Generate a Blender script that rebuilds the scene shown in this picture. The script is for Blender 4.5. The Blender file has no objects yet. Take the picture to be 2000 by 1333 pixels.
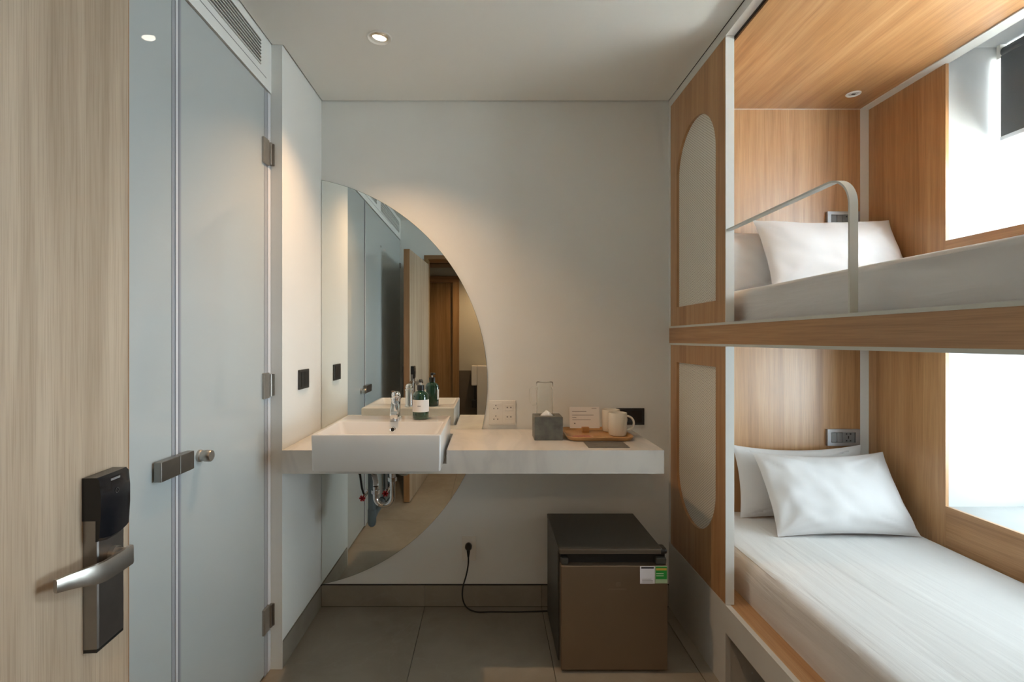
import bpy, bmesh, math, random
from mathutils import Vector, Matrix, noise
random.seed(7)
S = bpy.context.scene
C = S.collection
PI = math.pi

# ------------------------------------------------------------------ camera, world, light, exposure
EYE = 1.373
cam_d = bpy.data.cameras.new('camera')
cam_d.sensor_width = 36.0
cam_d.lens = 36.0 * 960.0 / 2000.0
cam_d.shift_x = 45.0 / 2000.0
cam_d.shift_y = -2.5 / 2000.0
cam_d.clip_start = 0.02
cam = bpy.data.objects.new('camera', cam_d)
cam.location = (0, 0, EYE)
cam.rotation_euler = (PI / 2, 0, 0)
C.objects.link(cam)
S.camera = cam

SKY = 18.5           # bright overcast sky outside the two windows
W = bpy.data.worlds.new('overcast_sky')
S.world = W
W.use_nodes = True
W.node_tree.nodes['Background'].inputs[0].default_value = (0.81, 0.905, 1.0, 1)
W.node_tree.nodes['Background'].inputs[1].default_value = SKY

sun_d = bpy.data.lights.new('sun', 'SUN')     # high sun, added to bounce off the added slab up into the top bunk
sun_d.energy = 130.0
sun_d.angle = math.radians(2.0)
sun_d.color = (1.0, 0.96, 0.90)
sun = bpy.data.objects.new('sun', sun_d)
sun.rotation_euler = (0, math.radians(14), 0)
sun.location = (6, 1, 8)
C.objects.link(sun)

S.view_settings.view_transform = 'Standard'
S.view_settings.look = 'None'
S.view_settings.gamma = 1.0
S.view_settings.exposure = 0.10
S.view_settings.use_curve_mapping = False
S.cycles.use_denoising = True
S.cycles.max_bounces = 14
S.cycles.diffuse_bounces = 8
S.cycles.glossy_bounces = 6
S.cycles.transmission_bounces = 8
S.cycles.transparent_max_bounces = 12
S.cycles.sample_clamp_indirect = 40.0

DOWNLIGHT_W = 50.0
CORRIDOR_W = 40.0
WARM = (1.0, 0.61, 0.32)


def portal(y0, y1, z0, z1):
    d = bpy.data.lights.new('window_portal', 'AREA')
    d.shape = 'RECTANGLE'
    d.size = y1 - y0
    d.size_y = z1 - z0
    d.cycles.is_portal = True
    o = bpy.data.objects.new('window_portal', d)
    o.location = (2.45, (y0 + y1) / 2, (z0 + z1) / 2)
    o.rotation_euler = (PI / 2, 0, PI / 2)
    C.objects.link(o)


WIN_Y0, WIN_Y1 = 0.75, 2.08
portal(WIN_Y0, WIN_Y1, 1.79, 2.61)
portal(WIN_Y0, WIN_Y1, 0.666, 1.34)

# ------------------------------------------------------------------ materials
MATS = {}


def _new(name):
    m = bpy.data.materials.new(name)
    m.use_nodes = True
    nt = m.node_tree
    b = nt.nodes['Principled BSDF']
    MATS[name] = m
    return m, nt, b


def N(nt, typ, **kw):
    n = nt.nodes.new(typ)
    for k, v in kw.items():
        setattr(n, k, v)
    return n


def plain(name, col, rough=0.5, metal=0.0, coat=0.0, spec=0.5, var=0.0, vscale=8.0, bump=0.0, bscale=200.0):
    m, nt, b = _new(name)
    b.inputs['Base Color'].default_value = (*col, 1)
    b.inputs['Roughness'].default_value = rough
    b.inputs['Metallic'].default_value = metal
    b.inputs['Coat Weight'].default_value = coat
    b.inputs['Coat Roughness'].default_value = 0.03
    b.inputs['Specular IOR Level'].default_value = spec
    tc = N(nt, 'ShaderNodeTexCoord')
    nz = N(nt, 'ShaderNodeTexNoise')
    nz.inputs['Scale'].default_value = vscale
    nz.inputs['Detail'].default_value = 4
    nt.links.new(tc.outputs['Object'], nz.inputs['Vector'])
    cr = N(nt, 'ShaderNodeValToRGB')
    a = 1 - var
    cr.color_ramp.elements[0].color = (col[0] * a, col[1] * a, col[2] * a, 1)
    a = 1 + var
    cr.color_ramp.elements[1].color = (min(1, col[0] * a), min(1, col[1] * a), min(1, col[2] * a), 1)
    cr.color_ramp.elements[0].position = 0.3
    cr.color_ramp.elements[1].position = 0.7
    nt.links.new(nz.outputs['Fac'], cr.inputs['Fac'])
    nt.links.new(cr.outputs['Color'], b.inputs['Base Color'])
    if bump:
        n2 = N(nt, 'ShaderNodeTexNoise')
        n2.inputs['Scale'].default_value = bscale
        n2.inputs['Detail'].default_value = 3
        nt.links.new(tc.outputs['Object'], n2.inputs['Vector'])
        bp = N(nt, 'ShaderNodeBump')
        bp.inputs['Strength'].default_value = bump
        bp.inputs['Distance'].default_value = 0.002
        nt.links.new(n2.outputs['Fac'], bp.inputs['Height'])
        nt.links.new(bp.outputs['Normal'], b.inputs['Normal'])
    return m


def wood(name, dark, mid, light, axis='Z', rough=0.33, fine=1.0, spec=0.6):
    """oak laminate: broad cathedral figure, medium streaks and fine pores, all drawn out along the grain"""
    m, nt, b = _new(name)
    tc = N(nt, 'ShaderNodeTexCoord')
    idx = 'XYZ'.index(axis)

    def mapped(across, along):
        mp = N(nt, 'ShaderNodeMapping')
        sc = [across] * 3
        sc[idx] = along
        mp.inputs['Scale'].default_value = sc
        nt.links.new(tc.outputs['Object'], mp.inputs['Vector'])
        return mp

    def nz(mp, scale, detail, rough_, dist=0.0):
        n = N(nt, 'ShaderNodeTexNoise')
        n.inputs['Scale'].default_value = scale
        n.inputs['Detail'].default_value = detail
        n.inputs['Roughness'].default_value = rough_
        n.inputs['Distortion'].default_value = dist
        nt.links.new(mp.outputs['Vector'], n.inputs['Vector'])
        return n
    broad = nz(mapped(8, 0.55), 1.0, 4, 0.55, 1.1)
    streak = nz(mapped(42, 1.0), 1.0, 4, 0.62, 0.5)
    pore = nz(mapped(420 * fine, 7.0), 1.0, 2, 0.5)
    mx = N(nt, 'ShaderNodeMath', operation='MULTIPLY_ADD')
    mx.inputs[1].default_value = 0.60
    mx2 = N(nt, 'ShaderNodeMath', operation='MULTIPLY')
    mx2.inputs[1].default_value = 0.40
    nt.links.new(streak.outputs['Fac'], mx2.inputs[0])
    nt.links.new(broad.outputs['Fac'], mx.inputs[0])
    nt.links.new(mx2.outputs[0], mx.inputs[2])
    cr = N(nt, 'ShaderNodeValToRGB')
    e = cr.color_ramp.elements
    e[0].position, e[0].color = 0.34, (*dark, 1)
    e[1].position, e[1].color = 0.64, (*light, 1)
    q = e.new(0.49)
    q.color = (*mid, 1)
    nt.links.new(mx.outputs[0], cr.inputs['Fac'])
    pr = N(nt, 'ShaderNodeValToRGB')
    pr.color_ramp.elements[0].position = 0.36
    pr.color_ramp.elements[0].color = (0.86, 0.84, 0.82, 1)
    pr.color_ramp.elements[1].position = 0.52
    pr.color_ramp.elements[1].color = (1, 1, 1, 1)
    nt.links.new(pore.outputs['Fac'], pr.inputs['Fac'])
    mul = N(nt, 'ShaderNodeMix', data_type='RGBA', blend_type='MULTIPLY')
    mul.inputs['Factor'].default_value = 1.0
    nt.links.new(cr.outputs['Color'], mul.inputs[6])
    nt.links.new(pr.outputs['Color'], mul.inputs[7])
    nt.links.new(mul.outputs[2], b.inputs['Base Color'])
    b.inputs['Roughness'].default_value = rough
    b.inputs['Specular IOR Level'].default_value = spec
    bp = N(nt, 'ShaderNodeBump')
    bp.inputs['Strength'].default_value = 0.10
    bp.inputs['Distance'].default_value = 0.001
    nt.links.new(pore.outputs['Fac'], bp.inputs['Height'])
    nt.links.new(bp.outputs['Normal'], b.inputs['Normal'])
    return m


OAK = ((0.335, 0.166, 0.066), (0.470, 0.258, 0.115), (0.565, 0.340, 0.172))
wood('oak_upright', *OAK, axis='Z')
wood('oak_along', *OAK, axis='Y')
PALE = ((0.320, 0.236, 0.160), (0.425, 0.330, 0.238), (0.515, 0.415, 0.310))
wood('oak_pale', *PALE, axis='Z', rough=0.5, spec=0.4)
wood('oak_edge', (0.27, 0.14, 0.06), (0.36, 0.19, 0.085), (0.42, 0.24, 0.11), axis='Z')
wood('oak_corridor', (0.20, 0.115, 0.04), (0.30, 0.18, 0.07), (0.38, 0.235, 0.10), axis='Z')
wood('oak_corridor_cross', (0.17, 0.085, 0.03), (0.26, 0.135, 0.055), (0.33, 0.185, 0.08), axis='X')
wood('bamboo', (0.36, 0.17, 0.055), (0.47, 0.25, 0.09), (0.55, 0.32, 0.13), axis='X', rough=0.35)

plain('wall_paint', (0.765, 0.775, 0.75), 0.75, var=0.012, vscale=3, bump=0.06, bscale=350)
plain('ceiling_paint', (0.79, 0.80, 0.775), 0.85, var=0.012, vscale=2)
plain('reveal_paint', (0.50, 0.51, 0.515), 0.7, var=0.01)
plain('white_lacquer', (0.72, 0.725, 0.70), 0.38, var=0.01)
plain('base_lacquer', (0.60, 0.585, 0.55), 0.55, var=0.02)
plain('dark_gap', (0.03, 0.03, 0.028), 0.8)
plain('porcelain', (0.73, 0.725, 0.71), 0.13)
plain('chrome', (0.82, 0.83, 0.84), 0.06, metal=1.0)
plain('brushed_nickel', (0.46, 0.435, 0.40), 0.36, metal=1.0, var=0.06, vscale=40)
plain('dark_nickel', (0.30, 0.28, 0.255), 0.30, metal=1.0, var=0.05, vscale=40)
plain('lock_steel', (0.30, 0.285, 0.275), 0.32, metal=1.0, var=0.08, vscale=25)
plain('lock_steel_side', (0.42, 0.33, 0.25), 0.30, metal=1.0, var=0.05, vscale=25)
plain('black_gloss', (0.008, 0.009, 0.012), 0.16)
plain('black_plastic', (0.012, 0.012, 0.012), 0.35)
plain('charcoal_plate', (0.035, 0.034, 0.030), 0.45)
plain('white_plastic', (0.78, 0.76, 0.71), 0.35)
plain('pvc_grey', (0.11, 0.15, 0.165), 0.35)
plain('red_plastic', (0.42, 0.018, 0.025), 0.35)
plain('steel_grey', (0.40, 0.40, 0.41), 0.38, metal=0.7, var=0.03)
plain('switch_grey', (0.22, 0.22, 0.225), 0.45, metal=0.3)
plain('seal_strip', (0.66, 0.67, 0.70), 0.2)
plain('seal_strip_mid', (0.36, 0.375, 0.40), 0.25)
plain('seal_strip_dark', (0.20, 0.21, 0.24), 0.25)
plain('pump_white', (0.70, 0.70, 0.66), 0.4)
plain('paper', (0.80, 0.76, 0.72), 0.7)
plain('print_grey', (0.22, 0.20, 0.19), 0.8)
plain('print_black', (0.02, 0.02, 0.03), 0.5)
plain('sticker_white', (0.72, 0.70, 0.74), 0.4)
plain('sticker_green', (0.02, 0.30, 0.045), 0.4)
plain('sticker_pale', (0.42, 0.56, 0.36), 0.4)
plain('sticker_orange', (0.62, 0.38, 0.06), 0.4)
plain('mug_cream', (0.74, 0.69, 0.58), 0.15, coat=0.5)
plain('sachet_red', (0.40, 0.14, 0.10), 0.5, var=0.2, vscale=60)
plain('sachet_kraft', (0.45, 0.26, 0.12), 0.6, var=0.15, vscale=50)
plain('tissue_stone', (0.115, 0.115, 0.10), 0.5, var=0.35, vscale=26)
plain('tissue_paper', (0.85, 0.84, 0.82), 0.8)
plain('leather_grey', (0.13, 0.12, 0.105), 0.5, var=0.08, vscale=30)
plain('emboss_grey', (0.22, 0.21, 0.19), 0.5)
plain('fridge_body', (0.050, 0.047, 0.040), 0.38, var=0.03)
plain('fridge_door', (0.27, 0.20, 0.14), 0.36, metal=0.75, var=0.04, vscale=3)
plain('fridge_logo', (0.31, 0.235, 0.17), 0.3, metal=0.8)
plain('fridge_strip', (0.115, 0.092, 0.070), 0.4, metal=0.3)
plain('blind_cloth', (0.105, 0.11, 0.115), 0.8, var=0.04, vscale=300)
plain('blind_rail', (0.62, 0.65, 0.68), 0.35, metal=0.3)
plain('wainscot', (0.12, 0.105, 0.085), 0.6, var=0.06)
plain('corridor_paint', (0.50, 0.51, 0.46), 0.8)
plain('frame_alu', (0.35, 0.36, 0.37), 0.4, metal=0.6)
plain('concrete_sill', (0.40, 0.40, 0.39), 0.6, var=0.04, vscale=10)
plain('added_slab_concrete', (0.68, 0.67, 0.65), 0.8, var=0.05)
plain('rail_lacquer', (0.62, 0.63, 0.58), 0.35)
plain('lamp_inner', (0.75, 0.62, 0.45), 0.25, metal=0.6)


def tile_mat():
    m, nt, b = _new('stone_tile')
    tc = N(nt, 'ShaderNodeTexCoord')
    n1 = N(nt, 'ShaderNodeTexNoise')
    n1.inputs['Scale'].default_value = 3.2
    n1.inputs['Detail'].default_value = 7
    n1.inputs['Roughness'].default_value = 0.62
    n1.inputs['Distortion'].default_value = 0.6
    oi = N(nt, 'ShaderNodeObjectInfo')
    add = N(nt, 'ShaderNodeVectorMath', operation='ADD')
    sc = N(nt, 'ShaderNodeVectorMath', operation='SCALE')
    sc.inputs['Scale'].default_value = 13.0
    cmb = N(nt, 'ShaderNodeCombineXYZ')
    for k in range(3):
        nt.links.new(oi.outputs['Random'], cmb.inputs[k])
    nt.links.new(cmb.outputs[0], sc.inputs[0])
    nt.links.new(tc.outputs['Object'], add.inputs[0])
    nt.links.new(sc.outputs[0], add.inputs[1])
    nt.links.new(add.outputs[0], n1.inputs['Vector'])
    cr = N(nt, 'ShaderNodeValToRGB')
    e = cr.color_ramp.elements
    e[0].position, e[0].color = 0.30, (0.235, 0.210, 0.170, 1)
    e[1].position, e[1].color = 0.72, (0.330, 0.298, 0.245, 1)
    nt.links.new(n1.outputs['Fac'], cr.inputs['Fac'])
    # fine pale veins
    v = N(nt, 'ShaderNodeTexNoise')
    v.inputs['Scale'].default_value = 1.6
    v.inputs['Detail'].default_value = 5
    v.inputs['Distortion'].default_value = 1.2
    nt.links.new(add.outputs[0], v.inputs['Vector'])
    vr = N(nt, 'ShaderNodeValToRGB')
    ve = vr.color_ramp.elements
    ve[0].position, ve[0].color = 0.488, (0, 0, 0, 1)
    ve[1].position, ve[1].color = 0.512, (0, 0, 0, 1)
    q = ve.new(0.5)
    q.color = (0.10, 0.10, 0.10, 1)
    nt.links.new(v.outputs['Fac'], vr.inputs['Fac'])
    mx = N(nt, 'ShaderNodeMix', data_type='RGBA', blend_type='MIX')
    nt.links.new(vr.outputs['Color'], mx.inputs['Factor'])
    nt.links.new(cr.outputs['Color'], mx.inputs[6])
    mx.inputs[7].default_value = (0.42, 0.40, 0.36, 1)
    nt.links.new(mx.outputs[2], b.inputs['Base Color'])
    b.inputs['Roughness'].default_value = 0.42
    return m


tile_mat()


def marble_mat():
    m, nt, b = _new('white_marble')
    tc = N(nt, 'ShaderNodeTexCoord')
    mp = N(nt, 'ShaderNodeMapping')
    mp.inputs['Rotation'].default_value = (0.0, 0.5, 0.3)
    mp.inputs['Scale'].default_value = (2.2, 0.8, 0.8)
    nt.links.new(tc.outputs['Object'], mp.inputs['Vector'])
    n1 = N(nt, 'ShaderNodeTexNoise')
    n1.inputs['Scale'].default_value = 2.4
    n1.inputs['Detail'].default_value = 5
    n1.inputs['Distortion'].default_value = 0.9
    nt.links.new(mp.outputs['Vector'], n1.inputs['Vector'])
    cr = N(nt, 'ShaderNodeValToRGB')
    e = cr.color_ramp.elements
    e[0].position, e[0].color = 0.40, (0.70, 0.685, 0.65, 1)
    e[1].position, e[1].color = 0.60, (0.70, 0.685, 0.65, 1)
    q = e.new(0.5)
    q.color = (0.635, 0.622, 0.60, 1)
    nt.links.new(n1.outputs['Fac'], cr.inputs['Fac'])
    nt.links.new(cr.outputs['Color'], b.inputs['Base Color'])
    b.inputs['Roughness'].default_value = 0.16
    return m


marble_mat()


def glass_panel_mat():
    m, nt, b = _new('frosted_glass')
    tc = N(nt, 'ShaderNodeTexCoord')
    n1 = N(nt, 'ShaderNodeTexNoise')
    n1.inputs['Scale'].default_value = 1.3
    nt.links.new(tc.outputs['Object'], n1.inputs['Vector'])
    cr = N(nt, 'ShaderNodeValToRGB')
    cr.color_ramp.elements[0].color = (0.437, 0.478, 0.482, 1)
    cr.color_ramp.elements[1].color = (0.458, 0.498, 0.500, 1)
    nt.links.new(n1.outputs['Fac'], cr.inputs['Fac'])
    nt.links.new(cr.outputs['Color'], b.inputs['Base Color'])
    b.inputs['Roughness'].default_value = 0.6
    b.inputs['Specular IOR Level'].default_value = 0.2
    b.inputs['Coat Weight'].default_value = 1.0
    b.inputs['Coat Roughness'].default_value = 0.012
    b.inputs['Coat IOR'].default_value = 1.5
    return m


glass_panel_mat()


def mirror_mat():
    m, nt, b = _new('mirror_silver')
    b.inputs['Base Color'].default_value = (0.83, 0.85, 0.815, 1)
    b.inputs['Metallic'].default_value = 1.0
    b.inputs['Roughness'].default_value = 0.0
    plain('mirror_edge', (0.16, 0.22, 0.19), 0.2)


mirror_mat()


def clear_glass(name, col, rough=0.0, ior=1.45):
    m, nt, b = _new(name)
    b.inputs['Base Color'].default_value = (*col, 1)
    b.inputs['Transmission Weight'].default_value = 1.0
    b.inputs['Roughness'].default_value = rough
    b.inputs['IOR'].default_value = ior
    return m


clear_glass('jug_glass', (0.985, 0.995, 0.985), ior=1.28)
plain('bottle_green', (0.005, 0.042, 0.020), 0.08, coat=0.8)


def pane_mat():
    m = bpy.data.materials.new('window_glass')
    m.use_nodes = True
    nt = m.node_tree
    nt.nodes.clear()
    o = N(nt, 'ShaderNodeOutputMaterial')
    t = N(nt, 'ShaderNodeBsdfTransparent')
    t.inputs[0].default_value = (0.95, 0.98, 0.97, 1)
    g = N(nt, 'ShaderNodeBsdfGlossy')
    g.inputs['Roughness'].default_value = 0.01
    mx = N(nt, 'ShaderNodeMixShader')
    mx.inputs[0].default_value = 0.04
    nt.links.new(t.outputs[0], mx.inputs[1])
    nt.links.new(g.outputs[0], mx.inputs[2])
    nt.links.new(mx.outputs[0], o.inputs[0])
    MATS['window_glass'] = m


pane_mat()


def linen_mat(name, col, wr=0.35, axis='Y'):
    m, nt, b = _new(name)
    b.inputs['Base Color'].default_value = (*col, 1)
    b.inputs['Roughness'].default_value = 0.85
    b.inputs['Sheen Weight'].default_value = 0.15
    tc = N(nt, 'ShaderNodeTexCoord')
    mp = N(nt, 'ShaderNodeMapping')
    sc = [17, 17, 17]
    sc['XYZ'.index(axis)] = 1.7
    mp.inputs['Scale'].default_value = sc
    nt.links.new(tc.outputs['Object'], mp.inputs['Vector'])
    n1 = N(nt, 'ShaderNodeTexNoise')
    n1.inputs['Scale'].default_value = 1.0
    n1.inputs['Detail'].default_value = 4
    n1.inputs['Distortion'].default_value = 0.5
    nt.links.new(mp.outputs['Vector'], n1.inputs['Vector'])
    bp = N(nt, 'ShaderNodeBump')
    bp.inputs['Strength'].default_value = wr
    bp.inputs['Distance'].default_value = 0.010
    nt.links.new(n1.outputs['Fac'], bp.inputs['Height'])
    nt.links.new(bp.outputs['Normal'], b.inputs['Normal'])
    return m


linen_mat('sheet_linen', (0.70, 0.685, 0.675), 0.42)
linen_mat('pillow_linen', (0.66, 0.645, 0.645), 0.05, axis='X')


def cane_mat():
    """fine woven cane: two crossed waves make a small diamond lattice with dark eyes"""
    m, nt, b = _new('woven_cane')
    tc = N(nt, 'ShaderNodeTexCoord')
    outs = []
    for sgn in (1, -1):
        mp = N(nt, 'ShaderNodeMapping')
        mp.inputs['Rotation'].default_value = (sgn * 0.62, 0, 0)
        nt.links.new(tc.outputs['Object'], mp.inputs['Vector'])
        w = N(nt, 'ShaderNodeTexWave', wave_type='BANDS', bands_direction='Z')
        w.inputs['Scale'].default_value = 34.0
        w.inputs['Distortion'].default_value = 0.25
        nt.links.new(mp.outputs['Vector'], w.inputs['Vector'])
        outs.append(w)
    mul = N(nt, 'ShaderNodeMath', operation='MAXIMUM')
    nt.links.new(outs[0].outputs['Fac'], mul.inputs[0])
    nt.links.new(outs[1].outputs['Fac'], mul.inputs[1])
    cr = N(nt, 'ShaderNodeValToRGB')
    e = cr.color_ramp.elements
    e[0].position, e[0].color = 0.15, (0.30, 0.26, 0.20, 1)
    e[1].position, e[1].color = 0.60, (0.80, 0.765, 0.68, 1)
    nt.links.new(mul.outputs[0], cr.inputs['Fac'])
    nt.links.new(cr.outputs['Color'], b.inputs['Base Color'])
    b.inputs['Roughness'].default_value = 0.6
    bp = N(nt, 'ShaderNodeBump')
    bp.inputs['Strength'].default_value = 0.5
    bp.inputs['Distance'].default_value = 0.002
    nt.links.new(mul.outputs[0], bp.inputs['Height'])
    nt.links.new(bp.outputs['Normal'], b.inputs['Normal'])


cane_mat()


def emit_mat(name, col, strength):
    m = bpy.data.materials.new(name)
    m.use_nodes = True
    nt = m.node_tree
    nt.nodes.clear()
    o = N(nt, 'ShaderNodeOutputMaterial')
    e = N(nt, 'ShaderNodeEmission')
    e.inputs[0].default_value = (*col, 1)
    e.inputs[1].default_value = strength
    nt.links.new(e.outputs[0], o.inputs[0])
    MATS[name] = m


emit_mat('lamp_lens', (1.0, 0.90, 0.74), 9.0)

# ------------------------------------------------------------------ mesh helpers
WORLD = {}       # world position of each object's origin


def box(bm, x0, x1, y0, y1, z0, z1, bev=0.0, seg=2):
    r = bmesh.ops.create_cube(bm, size=1.0)
    vs = r['verts']
    for v in vs:
        v.co = Vector((x0 + (v.co.x + .5) * (x1 - x0), y0 + (v.co.y + .5) * (y1 - y0), z0 + (v.co.z + .5) * (z1 - z0)))
    if bev:
        es = list({e for v in vs for e in v.link_edges})
        bmesh.ops.bevel(bm, geom=es, offset=bev, segments=seg, profile=0.5, affect='EDGES')
    return bm


def B(*a, **k):
    return box(bmesh.new(), *a, **k)


def cyl(bm, p0, p1, r0, r1=None, seg=24, caps=True):
    p0, p1 = Vector(p0), Vector(p1)
    r1 = r0 if r1 is None else r1
    d = p1 - p0
    q = d.to_track_quat('Z', 'Y')
    rings = []
    for p, r in ((p0, r0), (p1, r1)):
        rings.append([bm.verts.new(p + q @ Vector((r * math.cos(2 * PI * k / seg), r * math.sin(2 * PI * k / seg), 0))) for k in range(seg)])
    for k in range(seg):
        j = (k + 1) % seg
        bm.faces.new((rings[0][k], rings[0][j], rings[1][j], rings[1][k]))
    if caps:
        bm.faces.new(rings[0][::-1])
        bm.faces.new(rings[1])
    return bm


def tube(bm, pts, r, seg=12, caps=True):
    pts = [Vector(p) for p in pts]
    rs = r if isinstance(r, (list, tuple)) else [r] * len(pts)
    rings = []
    up = None
    for i, p in enumerate(pts):
        t = (pts[min(i + 1, len(pts) - 1)] - pts[max(i - 1, 0)]).normalized()
        if up is None:
            up = t.orthogonal().normalized()
        up = (up - t * up.dot(t)).normalized()
        sd = t.cross(up)
        rings.append([bm.verts.new(p + rs[i] * (up * math.cos(2 * PI * k / seg) + sd * math.sin(2 * PI * k / seg))) for k in range(seg)])
    for a, b_ in zip(rings, rings[1:]):
        for k in range(seg):
            j = (k + 1) % seg
            bm.faces.new((a[k], a[j], b_[j], b_[k]))
    if caps:
        bm.faces.new(rings[0][::-1])
        bm.faces.new(rings[-1])
    return bm


def lathe(bm, prof, c, seg=40, axis=None, closed=False):
    """profile of (radius, height) turned about an upright line through c"""
    c = Vector(c)
    q = Matrix.Identity(3) if axis is None else Vector(axis).to_track_quat('Z', 'Y').to_matrix()
    rings = []
    for r, h in prof:
        if r < 1e-6:
            rings.append([bm.verts.new(c + q @ Vector((0, 0, h)))])
        else:
            rings.append([bm.verts.new(c + q @ Vector((r * math.cos(2 * PI * k / seg), r * math.sin(2 * PI * k / seg), h))) for k in range(seg)])
    prs = list(zip(rings, rings[1:]))
    if closed:
        prs.append((rings[-1], rings[0]))
    for a, b_ in prs:
        for k in range(seg):
            j = (k + 1) % seg
            if len(a) == 1 and len(b_) == 1:
                continue
            if len(a) == 1:
                bm.faces.new((a[0], b_[k], b_[j]))
            elif len(b_) == 1:
                bm.faces.new((a[k], b_[0], a[j]))
            else:
                bm.faces.new((a[k], b_[k], b_[j], a[j]))
    return bm


def prism(bm, poly, axis, a0, a1):
    """polygon given in the two other axes, drawn out along axis from a0 to a1"""
    def mk(p, a):
        if axis == 'X':
            return Vector((a, p[0], p[1]))
        if axis == 'Y':
            return Vector((p[0], a, p[1]))
        return Vector((p[0], p[1], a))
    A = [bm.verts.new(mk(p, a0)) for p in poly]
    D = [bm.verts.new(mk(p, a1)) for p in poly]
    n = len(poly)
    bm.faces.new(A)
    bm.faces.new(D[::-1])
    for k in range(n):
        j = (k + 1) % n
        bm.faces.new((A[k], D[k], D[j], A[j]))
    return bm


def loft(bm, rings, close_first=True, close_last=True):
    V = [[bm.verts.new(Vector(p)) for p in r] for r in rings]
    n = len(V[0])
    for a, b_ in zip(V, V[1:]):
        for k in range(n):
            j = (k + 1) % n
            bm.faces.new((a[k], a[j], b_[j], b_[k]))
    if close_first:
        bm.faces.new(V[0][::-1])
    if close_last:
        bm.faces.new(V[-1])
    return bm


def rrect(x0, x1, y0, y1, r, n=6):
    out = []
    for cx, cy, a0 in ((x1 - r, y1 - r, 0), (x0 + r, y1 - r, PI / 2), (x0 + r, y0 + r, PI), (x1 - r, y0 + r, 1.5 * PI)):
        for k in range(n + 1):
            a = a0 + PI / 2 * k / n
            out.append((cx + r * math.cos(a), cy + r * math.sin(a)))
    return out


def obj(name, bm, mat, parent=None, smooth=False, recalc=True, label=None):
    if recalc:
        bmesh.ops.recalc_face_normals(bm, faces=bm.faces)
    me = bpy.data.meshes.new(name)
    if parent is not None:
        org = WORLD[parent]
    else:
        xs = [v.co for v in bm.verts]
        org = Vector(((min(p.x for p in xs) + max(p.x for p in xs)) / 2, (min(p.y for p in xs) + max(p.y for p in xs)) / 2, min(p.z for p in xs)))
    for v in bm.verts:
        v.co -= org
    if smooth:
        for f in bm.faces:
            f.smooth = True
    bm.to_mesh(me)
    bm.free()
    if smooth:
        try:
            me.set_sharp_from_angle(angle=math.radians(38))
        except Exception:
            pass
    me.materials.append(MATS[mat])
    o = bpy.data.objects.new(name, me)
    C.objects.link(o)
    if parent is not None:
        o.parent = parent
        WORLD[o] = org.copy()
    else:
        o.location = org
        WORLD[o] = org.copy()
    if label:
        o['label'] = label
    return o


def thing(name, label, cat, loc, group=None, kind=None):
    o = bpy.data.objects.new(name, None)
    o.empty_display_size = 0.05
    o.location = loc
    C.objects.link(o)
    WORLD[o] = Vector(loc)
    return tag(o, label, cat, group, kind)


def tag(o, label=None, cat=None, group=None, kind=None):
    if label:
        o['label'] = label
    if cat:
        o['category'] = cat
    if group:
        o['group'] = group
    if kind:
        o['kind'] = kind
    return o


def struct(o, label, cat):
    return tag(o, label, cat, None, 'structure')


# ------------------------------------------------------------------ the setting
BACK = 2.526         # face of the back wall
LEFT = -0.8605       # face of the short left wall
CEIL = 2.60
GLX = -0.906         # face of the panel over the shower glass
BX = 0.926           # front plane of the bunk
WX = 1.932           # window wall inside the bunk
STUB = 2.05          # where the short left wall ends

floor = thing('floor', 'dark grey stone tile floor', 'floor', (0, 0, 0), kind='structure')
obj('screed', B(-1.7, 2.5, -1.35, 2.66, -0.06, -0.006), 'dark_gap', floor)
tile_meshes = {}
xs = [-1.53 + 0.6 * k for k in range(7)]
ys = [-1.30, -1.10, 0.10, 1.30, 2.526]
for i in range(len(xs) - 1):
    for j in range(len(ys) - 1):
        w, d = xs[i + 1] - xs[i], ys[j + 1] - ys[j]
        key = (round(w, 3), round(d, 3))
        if key not in tile_meshes:
            bm = B(-w / 2 + .0012, w / 2 - .0012, -d / 2 + .0012, d / 2 - .0012, -0.012, 0.0, bev=0.0008, seg=1)
            me = bpy.data.meshes.new('tile')
            bm.to_mesh(me)
            bm.free()
            me.materials.append(MATS['stone_tile'])
            tile_meshes[key] = me
        t = bpy.data.objects.new('tile', tile_meshes[key])
        t.location = ((xs[i] + xs[i + 1]) / 2, (ys[j] + ys[j + 1]) / 2, 0)
        t.parent = floor
        C.objects.link(t)

bm = B(-0.900, 0.920, -0.02, STUB - 0.006, CEIL, CEIL + 0.012)
box(bm, LEFT + 0.006, 0.920, STUB - 0.006, BACK - 0.006, CEIL, CEIL + 0.012)
ceil = struct(obj('ceiling', bm, 'ceiling_paint'), 'flat pale ceiling with a thin shadow gap along the walls', 'ceiling')
obj('slab', B(-1.7, 2.6, -0.16, 2.68, 2.66, 2.72), 'dark_gap', ceil)

bm = B(-1.7, 2.45, BACK, 2.66, 0.117, 2.70)
wb = struct(obj('wall_back', bm, 'wall_paint'), 'smooth off-white back wall behind the counter and mirror', 'wall')
obj('wall_core', B(-1.7, 2.45, BACK + 0.02, 2.66, -0.02, 0.117), 'dark_gap', wb)

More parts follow.
